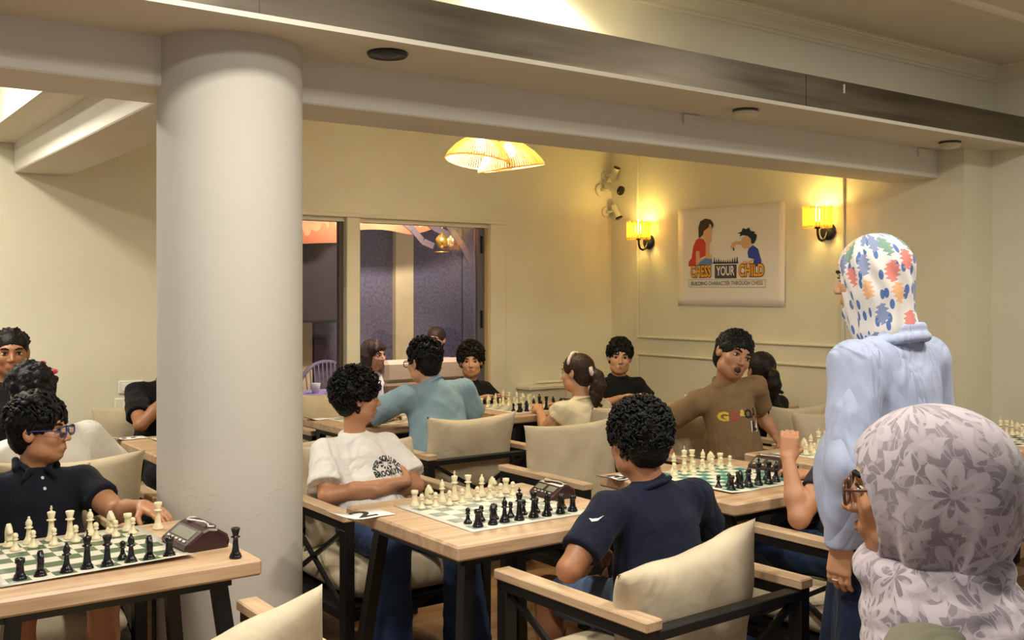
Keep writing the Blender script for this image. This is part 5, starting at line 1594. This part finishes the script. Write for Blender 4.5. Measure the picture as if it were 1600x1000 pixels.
# person in black beside the column
p = person('person in black T-shirt leaning on an elbow beside the column', (1.90, 6.22, 0), PI, dict(q=1.3,
    pel=(0, 0.0, 0.54), nk=(-0.02, 0.10, 1.00), hc=(-0.06, 0.16, 1.17), hs=1.0, head=(0.1, -0.1, 0.1), shw=0.18, skin=SK_B,
    arms={'R': dict(el=(0.215, 0.36, 0.785), wr=(-0.02, 0.33, 1.0), dir=(-0.5, -0.2, 0.8), palm=(-0.3, -1, 0.2), curl=0.8), 'L': dict(el=(-0.25, 0.33, 0.79), wr=(-0.05, 0.42, 0.80))}, legs=LEG,
    shirt=dict(m=MATS['black_cotton'], sleeve=0.72, loose=0.026), pants=dict(m=DARKP), hair=curls(60, 0.012, 0.016, 0.014), strands=('curl', 300, 0.014)))
cloth_text(p, 'OOO', 0.07, M_PAPER, (0.05, 0, 0.83), 0.0, 0.0, rot2=0.2)

# man in light blue T-shirt, from behind
p = person('man with short black hair and glasses in light blue T-shirt from behind', (3.15, 5.02, 0), 0.0, dict(q=1.2,
    pel=(0, 0.0, 0.55), nk=(-0.02, 0.07, 1.01), hc=(-0.055, 0.115, 1.125), hs=1.03, head=(0.22, -0.1, 0.0), shw=0.20, w=1.22, skin=SK_C, arm=1.1,
    arms={'L': dict(el=(-0.36, 0.28, 0.80), wr=(-0.12, 0.42, 0.785), palm=(0, 0, -1)), 'R': dict(el=(0.30, 0.09, 0.76), wr=(0.17, 0.32, 0.77), palm=(0, 0, -1), side=-1)}, legs=LEG,
    shirt=dict(m=cloth('light_blue_cotton', (136, 160, 172)), sleeve=0.80, loose=0.028, hem=0.47, wr=0.009), pants=dict(m=DENIM), hair=curls(70, 0.010, 0.014, 0.010, top_boost=0.016), hair_n=0.003, strands=('curl', 420, 0.008, 0.022), glasses=M_BLACK))

# curly boy by the window
person('smiling boy with curly brown hair in black top by the window frame', (4.15, 6.27, 0), PI, dict(q=FAR,
    pel=(0, 0.0, 0.53), nk=(-0.005, 0.02, 0.885), hc=(-0.0, 0.05, 1.03), hs=0.98, head=(-0.60, 0.02, 0.03), shw=0.15, skin=SK_C, mouth='smile', jaw=1.02,
    arms={'L': dict(el=(-0.22, 0.1, 0.70), wr=(-0.1, 0.28, 0.78)), 'R': dict(el=(0.22, 0.1, 0.70), wr=(0.1, 0.28, 0.78))}, legs=LEG,
    shirt=dict(m=MATS['black_cotton'], sleeve=0.7), pants=dict(m=DARKP), hair=curls(120, 0.012, 0.018, 0.018, top_boost=0.016), strands=('curl', 560, 0.022, 0.02), hairm=H_DRK))

# ponytailed girl
p = person('girl with brown ponytail and scrunchie in cream top from behind', (4.12, 4.92, 0), -0.05, dict(q=1.3,
    pel=(0, 0.0, 0.53), nk=(-0.0, 0.01, 0.865), hc=(-0.01, 0.045, 1.025), hs=1.0, head=(0.42, -0.05, 0.05), shw=0.155, skin=SK_C,
    arms={'L': dict(el=(-0.21, 0.1, 0.68), wr=(-0.12, 0.3, 0.77)), 'R': dict(el=(0.22, 0.1, 0.68), wr=(0.1, 0.3, 0.77))}, legs=LEG,
    shirt=dict(m=cloth('cream_cotton', (226, 214, 178)), sleeve=0.35, loose=0.022), pants=dict(m=DARKP), hair=pulled_back(), hair_n=0.003, strands=('flow', 420, 0.007, 0.0, (0, -1, -0.15)), hairm=H_BRN))
T = lambda c: p['RH'] @ V3(*c)+p['hc']
P_ = [Vector(T((0.03*math.cos(a), -0.117+0.012*math.sin(a), 0.012+0.028*math.sin(a)))) for a in np.linspace(0, 2*PI, 13)[:-1]]
M_SCR = mat('scrunchie', (226, 204, 196), 0.8, var=0.2, vscale=60)
MB().tube(P_, [0.013+0.004*(i % 2) for i in range(12)], 8, closed=True).build('scrunchie', M_SCR, p['root'])
MB().tube([Vector(T((0.091*math.cos(a), 0.012, 0.035+0.094*math.sin(a)))) for a in np.linspace(0.35, PI-0.2, 14)], [0.006]+[0.011]*12+[0.006], 8).build('hair_band', M_SCR, p['root'])

# boy in black in the corner
person('boy with wavy black hair in black T-shirt in the wall corner', (5.10, 5.68, 0), PI-0.35, dict(q=FAR,
    pel=(0, 0.0, 0.53), nk=(0, 0.0, 0.91), hc=(0.0, 0.03, 1.055), hs=1.06, head=(-0.32, 0.0, -0.05), shw=0.165, skin=SK_C,
    arms={'L': dict(el=(-0.23, 0.1, 0.70), wr=(-0.1, 0.28, 0.78)), 'R': dict(el=(0.23, 0.1, 0.70), wr=(0.1, 0.28, 0.78))}, legs=LEG,
    shirt=dict(m=MATS['black_cotton'], sleeve=0.7, cr=0.07), pants=dict(m=DARKP), hair=curls(60, 0.012, 0.018, 0.012, top_boost=0.01), strands=('tuft', 380, 0.018, 0.012)))

# child behind the young man in brown
p = person('dark haired child with hair tie half hidden behind the young man in brown', (5.12, 4.32, 0), 0.0, dict(q=FAR, face=False,
    pel=(0, 0.0, 0.53), nk=(0.0, 0.0, 0.88), hc=(0.0, 0.03, 1.035), hs=0.97, head=(-0.3, 0.0, 0.0), shw=0.15, skin=SK_B,
    arms={'L': dict(el=(-0.21, 0.1, 0.70), wr=(-0.1, 0.3, 0.77)), 'R': dict(el=(0.21, 0.1, 0.70), wr=(0.1, 0.3, 0.77))}, legs=LEG,
    shirt=dict(m=MATS['black_cotton'], sleeve=0.7), pants=dict(m=DARKP), hair=pulled_back(), strands=('flow', 420, 0.007, 0.0, (0, -1, -0.15)), hairm=H_DRK))

# young man in brown T-shirt
p = person('young man in brown T-shirt with open mouth leaning sideways', (4.31, 3.90, 0), PI-0.33, dict(q=1.1,
    pel=(-0.04, 0.03, 0.55), nk=(0.02, 0.02, 1.035), hc=(0.0, 0.07, 1.185), hs=1.13, head=(0.0, -0.05, -0.40), shw=0.185, tilt=-0.22, skin=SK_A, mouth='open',
    arms={'R': dict(el=(0.33, -0.13, 0.79), wr=(0.36, -0.02, 0.68), palm=(0, 0, -1)), 'L': dict(el=(-0.27, -0.10, 0.83), wr=(-0.30, 0.02, 0.72), dir=(0.2, 1, -0.5), palm=(0.6, 0, -1), curl=0.8, fine=True)}, legs=LEG,
    shirt=dict(m=cloth('brown_cotton', (132, 106, 74)), sleeve=0.72, loose=0.024, wr=0.010, h=0.009), pants=dict(m=DARKP), hair=cropped(0.012, False), hair_n=0.002, strands=('short', 620, 0.012, 0.008), hf=0.0038))
for i, (cx, tx, col, sz, dz) in enumerate(((0.085, 'G', (222, 190, 60), 0.066, 0.0), (0.035, 'O', (180, 74, 60), 0.066, 0.004), (-0.002, '&', (216, 190, 90), 0.045, 0.02), (-0.038, 'O', (24, 22, 26), 0.066, 0.012), (-0.078, 'A', (24, 22, 26), 0.07, 0.014))):
    cloth_text(p, tx, sz, mat('print_%d' % i, col, 0.7), (cx*1.15-0.0, 0, 0.855+dz), 0.1, 0.003)
cloth_text(p, MB().add([(-0.026, -0.03, 0), (0.026, -0.03, 0), (0.026, 0.03, 0), (-0.026, 0.03, 0)], [(0, 1, 2, 3)]).mesh('sticker'), 0, M_PAPER, (-0.085, 0, 0.80), 0.1, name='sticker')
lt = text_mesh('L', 0.065, 0.004)
cloth_text(p, lt, 0, M_INK, (-0.085, 0, 0.80), 0.1, name='sticker_letter', gap=0.0032)

# hidden player whose bare arm rests on the armrest
p = person('person with bare raised forearm hidden behind the standing woman', (3.36, 2.40, 0), 0.0, dict(
    pel=(0, 0.0, 0.54), nk=(0.10, 0.0, 0.94), hc=(0.16, 0.03, 1.09), hs=0.97, head=(0, -0.1, 0), shw=0.165, skin=SK_A,
    arms={'L': dict(el=(-0.325, 0.0, 0.705), wr=(-0.275, 0.09, 0.905), dir=(0.25, 0.1, 1), palm=(0.6, 0.6, 0), curl=1.1, side=-1, fine=True), 'R': dict(el=(0.26, 0.08, 0.70), wr=(0.13, 0.3, 0.77))}, legs=LEG,
    shirt=dict(m=cloth('dark_grey_cotton', (48, 46, 50)), sleeve=0.6), pants=dict(m=DENIM), hair=curls(60, 0.012, 0.016, 0.014), strands=('curl', 300, 0.014)))

# girl and woman out on the patio
person('girl with brown bobbed hair outside the window', (4.07, 7.58, 0), PI, dict(q=FAR,
    pel=(0, 0.0, 0.5), nk=(0.0, 0.0, 0.86), hc=(0.0, 0.03, 1.02), hs=1.02, head=(0.35, -0.05, 0.08), shw=0.155, skin=SK_C,
    arms={'L': dict(el=(-0.20, 0.08, 0.68), wr=(-0.12, 0.25, 0.62)), 'R': dict(el=(0.20, 0.08, 0.68), wr=(0.1, 0.25, 0.62))}, legs=LEG,
    shirt=dict(m=cloth('white_print', (220, 212, 212), var=0.2), sleeve=0.3), pants=dict(m=DARKP), hair=bob, strands=('flow', 420, 0.014, 0.0, (0, 0.1, -1)), hairm=H_BRN))
person('person with tied brown hair in pink top outside the window', (5.15, 8.35, 0), PI, dict(q=FAR,
    pel=(0, 0.0, 0.5), nk=(0.0, 0.0, 0.92), hc=(0.0, 0.03, 1.085), hs=1.03, head=(-0.9, -0.05, 0.0), shw=0.17, skin=SK_C,
    arms={'L': dict(el=(-0.22, 0.08, 0.70), wr=(-0.12, 0.25, 0.62)), 'R': dict(el=(0.22, 0.08, 0.70), wr=(0.1, 0.25, 0.62))}, legs=LEG,
    shirt=dict(m=cloth('pink_cotton', (206, 152, 190)), sleeve=0.6), pants=dict(m=DARKP), hair=pulled_back(False), hairm=H_BRN))

# ---------------------------------------------------------------- standing woman in blue shirt
def uvs(P, c, rx):
    d = P-c; th = np.arctan2(d[:, 0], -d[:, 1]); return np.stack([th*rx, d[:, 2]], 1)
t = NT('floral_scarf')
uvn = t.n('UVMap'); mp = t.n('Mapping'); mp.inputs['Scale'].default_value = (1, 1, 1)
t.l(uvn.outputs[0], mp.inputs[0])
sx = t.n('SeparateXYZ'); t.l(mp.outputs[0], sx.inputs[0])
zig = t.math('MULTIPLY', t.math('ABSOLUTE', t.math('SUBTRACT', t.math('FRACT', t.math('MULTIPLY', sx.outputs[1], 75.0)), 0.5)), 0.022)
cb = t.n('CombineXYZ'); t.l(t.math('ADD', sx.outputs[0], zig), cb.inputs[0]); t.l(t.math('MULTIPLY', sx.outputs[1], 0.55), cb.inputs[1])
vo = t.n('TexVoronoi', i_Scale=24.0, i_Randomness=1.0, feature='F1', voronoi_dimensions='2D'); t.l(cb.outputs[0], vo.inputs['Vector'])
sc_ = t.n('SeparateColor'); t.l(vo.outputs['Color'], sc_.inputs[0])
colr = t.ramp(sc_.outputs[0], [(0.0, lin((48, 122, 98))), (0.32, lin((214, 78, 56))), (0.48, lin((74, 104, 162))), (0.62, lin((232, 158, 84))), (0.74, lin((48, 84, 150))), (0.90, lin((214, 186, 180)))], 'CONSTANT')
msk = t.math('LESS_THAN', vo.outputs['Distance'], 0.42)
pick = t.math('LESS_THAN', sc_.outputs[1], 0.62)
# leaf sprigs
v2 = t.n('TexVoronoi', i_Scale=46.0, voronoi_dimensions='2D'); mp2 = t.n('Mapping'); mp2.inputs['Scale'].default_value = (1.0, 0.45, 1); mp2.inputs['Rotation'].default_value = (0, 0, 0.7)
t.l(uvn.outputs[0], mp2.inputs[0]); t.l(mp2.outputs[0], v2.inputs['Vector'])
s2 = t.n('SeparateColor'); t.l(v2.outputs['Color'], s2.inputs[0])
lf = t.math('MULTIPLY', t.math('LESS_THAN', v2.outputs['Distance'], 0.30), t.math('LESS_THAN', s2.outputs[0], 0.6))
base = t.mix(lf, lin((222, 214, 206)), lin((84, 112, 166)))
t.l(t.mix(t.math('MULTIPLY', msk, pick), base, t.mix(0.25, colr, lin((222, 214, 206)))), t.b.inputs['Base Color'])
t.b.inputs['Roughness'].default_value = 0.8
M_FLOR = t.m

SHIRT_B = cloth('blue_striped_shirt', (172, 180, 205), 0.3, 0.06, 0.7, 6.0, (1.6, 1.0, 0.25))
p = person('standing woman in floral headscarf, pale blue shirt and dark skirt', (2.70, 1.80, 0), 0.12, dict(
    pel=(0, 0.0, 0.93), nk=(0.0, 0.0, 1.405), hc=(-0.035, 0.045, 1.572), hs=1.0, head=(0.22, -0.12, 0.0), shw=0.212, w=1.36, drop=0.09, skin=SK_C,
    arms={'L': dict(el=(-0.275, -0.02, 1.05), wr=(-0.235, 0.03, 0.81), dir=(0.05, 0.12, -1), palm=(1, 0.1, 0), curl=0.35, fine=True, side=1), 'R': dict(el=(0.275, 0.0, 1.05), wr=(0.20, 0.15, 0.86), palm=(-1, 0, 0), curl=0.4)},
    shirt=dict(m=SHIRT_B, sleeve=2, loose=0.034, hem=0.80, wr=0.006, fr=11.0, h=0.0085, wax=(1.0, 0.4, 0.15), collar=False)))
root = p['root']
# skirt down to the floor
S = Sdf(); S.ell((0, 0, 0.93), (0.17, 0.135, 0.14), 0); S.cone((0, 0, 0.85), (0, 0, 0.08), 0.155, 0.235, 0.06); S.cut((0, 0, 0.03), (0, 0, -1))
P, F = S.mesh('skirt', 0.011); th = np.arctan2(P[:, 1], P[:, 0]); N = vnormals(P, F)
P = P+N*(0.012*np.sin(th*9+P[:, 2]*2)*np.clip((0.95-P[:, 2])/0.5, 0, 1))[:, None]
pf_mesh('skirt', P, F, cloth('dark_denim_skirt', (28, 36, 58), 0.3, 0.2), root)
for s in (-1, 1):
    E = Sdf(); E.cone((s*0.09, -0.02, 0.04), (s*0.09, 0.16, 0.035), 0.042, 0.034, 0.02); E.cut((0, 0, 0.002), (0, 0, -1)); P, F = E.mesh('shoe', 0.01); pf_mesh('shoe', P, F, M_BLACK, root)
# turned-down shirt collar and cuff
E = Sdf()
cp = [(0.088*math.sin(a), -0.005-0.082*math.cos(a), 1.428-0.018*(1-math.cos(a))) for a in np.linspace(-2.3, 2.3, 19)]
for a_, b_ in zip(cp, cp[1:]):
    E.cone(a_, b_, 0.012, 0.012, 0.004); E.cone(tuple(V3(*a_)*V3(1.12, 1.12, 1)+V3(0, 0, -0.03)), tuple(V3(*b_)*V3(1.12, 1.12, 1)+V3(0, 0, -0.03)), 0.010, 0.010, 0.02)
P, F = E.mesh('collar', 0.0055); pf_mesh('collar', smooth_pf(P, F, 1), F, SHIRT_B, root)
E = Sdf(); E.cone((-0.237, 0.022, 0.872), (-0.236, 0.028, 0.825), 0.046, 0.047, 0.0); E.cut((-0.236, 0.03, 0.815), (0, 0, -1)); P, F = E.mesh('cuff', 0.006); pf_mesh('cuff', P, F, SHIRT_B, root)
E = MB().tube([(-0.222+0.012*math.cos(a), 0.052+0.012*math.sin(a), 0.705) for a in np.linspace(0, 2*PI, 13)[:-1]], 0.0022, 6, closed=True); E.build('ring', M_SIL, root)
# head scarf
H = Sdf().frame(p['RH'], p['hc'], 1.0)
H.ell((0, -0.018, 0.026), (0.090, 0.110, 0.102), 0); H.ell((0, -0.005, -0.04), (0.080, 0.096, 0.095), 0.04); H.cone((0, -0.03, -0.07), (0.0, -0.035, -0.155), 0.078, 0.080, 0.04)
H.cone((0.0, 0.05, -0.095), (0.0, 0.02, -0.15), 0.045, 0.06, 0.03)
H.ell((0, 0.125, -0.018), (0.060, 0.075, 0.080), 0.012, 1)
P, F = H.mesh('headscarf', 0.0055); P = smooth_pf(P, F, 1); N = vnormals(P, F)
pl = (P-p['hc']) @ p['RH']; a = np.arctan2(pl[:, 0], -pl[:, 1])
P = P+N*(0.0035*np.sin(a*11+pl[:, 2]*14+1.5*np.sin(pl[:, 2]*22))*np.clip(1.0-pl[:, 2]*7, 0.15, 1))[:, None]
pf_mesh('headscarf', P, F, M_FLOR, root, uvs(pl, V3(0, 0, 0), 0.10))

# ---------------------------------------------------------------- seated woman in grey patterned headscarf
t = NT('mandala_scarf')
uvn = t.n('UVMap')
def flower(scale, petals, rot, offs):
    mp = t.n('Mapping'); mp.inputs['Location'].default_value = offs; t.l(uvn.outputs[0], mp.inputs[0])
    vo = t.n('TexVoronoi', i_Scale=scale, i_Randomness=0.75, voronoi_dimensions='2D'); t.l(mp.outputs[0], vo.inputs['Vector'])
    sb = t.n('VectorMath', operation='SUBTRACT')
    ml = t.n('VectorMath', operation='SCALE'); ml.inputs['Scale'].default_value = 1.0
    t.l(mp.outputs[0], ml.inputs[0]); t.l(ml.outputs[0], sb.inputs[0]); t.l(vo.outputs['Position'], sb.inputs[1])
    sp = t.n('SeparateXYZ'); t.l(sb.outputs[0], sp.inputs[0])
    ang = t.math('ARCTAN2', sp.outputs[1], sp.outputs[0]); r = t.math('MULTIPLY', vo.outputs['Distance'], 1.0)
    c = t.math('ABSOLUTE', t.math('COSINE', t.math('MULTIPLY', t.math('ADD', ang, rot), petals/2)))
    # petal outline rings
    v = t.math('SINE', t.math('MULTIPLY', t.math('SUBTRACT', r, t.math('MULTIPLY', c, 0.22)), 17.0))
    inside = t.math('LESS_THAN', r, 0.60)
    return t.math('MULTIPLY', t.math('GREATER_THAN', v, 0.15), inside), t.math('LESS_THAN', r, t.math('ADD', 0.05, t.math('MULTIPLY', c, 0.30)))
f1, g1 = flower(6.5, 8, 0.2, (0.03, 0.05, 0)); f2, g2 = flower(12.0, 6, 0.7, (0.4, 0.1, 0))
mp = t.n('Mapping'); t.l(uvn.outputs[0], mp.inputs[0])
nz = t.n('TexNoise', i_Scale=17.0, i_Detail=0.0, i_Distortion=2.0, noise_dimensions='2D'); t.l(mp.outputs[0], nz.inputs['Vector'])
swirl = t.math('LESS_THAN', t.math('ABSOLUTE', t.math('SUBTRACT', nz.outputs[0], 0.5)), 0.035)
m1 = t.math('MAXIMUM', f1, t.math('MULTIPLY', f2, 0.55)); m1 = t.math('MAXIMUM', m1, t.math('MULTIPLY', swirl, 0.8)); m1 = t.math('MAXIMUM', m1, t.math('MULTIPLY', g2, 0.7))
nb = t.n('TexNoise', i_Scale=6.0, noise_dimensions='2D'); t.l(mp.outputs[0], nb.inputs['Vector'])
bs = t.ramp(nb.outputs[0], [(0.35, lin((116, 105, 112))), (0.65, lin((138, 126, 131)))])
t.l(t.mix(t.math('MULTIPLY', m1, 0.85), bs, lin((184, 170, 174))), t.b.inputs['Base Color'])
t.b.inputs['Roughness'].default_value = 0.75; t.b.inputs['Sheen Weight'].default_value = 0.2
M_MAND = t.m

p = person('seated woman in grey patterned headscarf and glasses in the right foreground', (1.635, 0.985, 0), 0.5, dict(
    pel=(0, 0.0, 0.54), nk=(0.0, 0.02, 1.00), hc=(-0.0, 0.045, 1.185), hs=1.10, head=(0.0, -0.06, 0.0), shw=0.18, w=1.1, skin=SK_A,
    arms={'L': dict(el=(-0.26, 0.1, 0.72), wr=(-0.12, 0.32, 0.62)), 'R': dict(el=(0.26, 0.1, 0.72), wr=(0.12, 0.32, 0.62))}, legs=LEG,
    shirt=dict(m=cloth('olive_abaya', (116, 112, 92)), sleeve=2, loose=0.028, h=0.011), pants=dict(m=DARKP), glasses=mat('tortoise_frame', (92, 58, 44), 0.3), hf=0.0036))
root = p['root']
H = Sdf().frame(p['RH'], p['hc'], 1.08)
H.ell((0, -0.028, 0.018), (0.112, 0.132, 0.116), 0); H.ell((0, -0.03, -0.05), (0.108, 0.118, 0.10), 0.04)
H.ell((0, 0.130, -0.040), (0.098, 0.108, 0.104), 0.010, 1)
H.cone((0, 0.030, -0.128), (0, -0.02, -0.13), 0.040, 0.085, 0.03)
P, F = H.mesh('headscarf', 0.0052); P = smooth_pf(P, F, 1); N = vnormals(P, F)
pl = (P-p['hc']) @ p['RH']; a = np.arctan2(pl[:, 0], -pl[:, 1])
fold = np.sin(a*7.0+pl[:, 2]*(-22)+2.0*np.sin(pl[:, 2]*13)); fold = np.sign(fold)*np.abs(fold)**0.7
P = P+N*(0.0085*fold*np.clip(0.25-pl[:, 2]*6, 0.0, 1))[:, None]
hsf = pf_mesh('headscarf', P, F, M_MAND, root, uvs(pl, V3(0, 0, 0), 0.125))
# the scarf's wound ends round neck and shoulders
H = Sdf().frame(p['RH'], p['hc'], 1.08)
for z, rx, ry, th_, dy in ((-0.128, 0.082, 0.092, 0.030, -0.015), (-0.160, 0.100, 0.088, 0.032, -0.025), (-0.195, 0.122, 0.094, 0.038, -0.032), (-0.225, 0.140, 0.098, 0.042, -0.040), (-0.262, 0.155, 0.108, 0.044, -0.058)):
    pts = [(rx*math.cos(q), dy+ry*math.sin(q), z+0.012*math.sin(q*1.0+z*40)) for q in np.linspace(0, 2*PI, 29)]
    for a_, b_ in zip(pts, pts[1:]): H.cone(a_, b_, th_, th_, 0.006)
P, F = H.mesh('scarf_wrap', 0.0058); P = smooth_pf(P, F, 1); P = wrinkle(P, vnormals(P, F), 0.005, 26.0, 5, (0.1, 0.1, 1.0)); pl = (P-p['hc']) @ p['RH']
pf_mesh('scarf_wrap', P, F, M_MAND, root, uvs(pl, V3(0, 0, 0.05), 0.14))
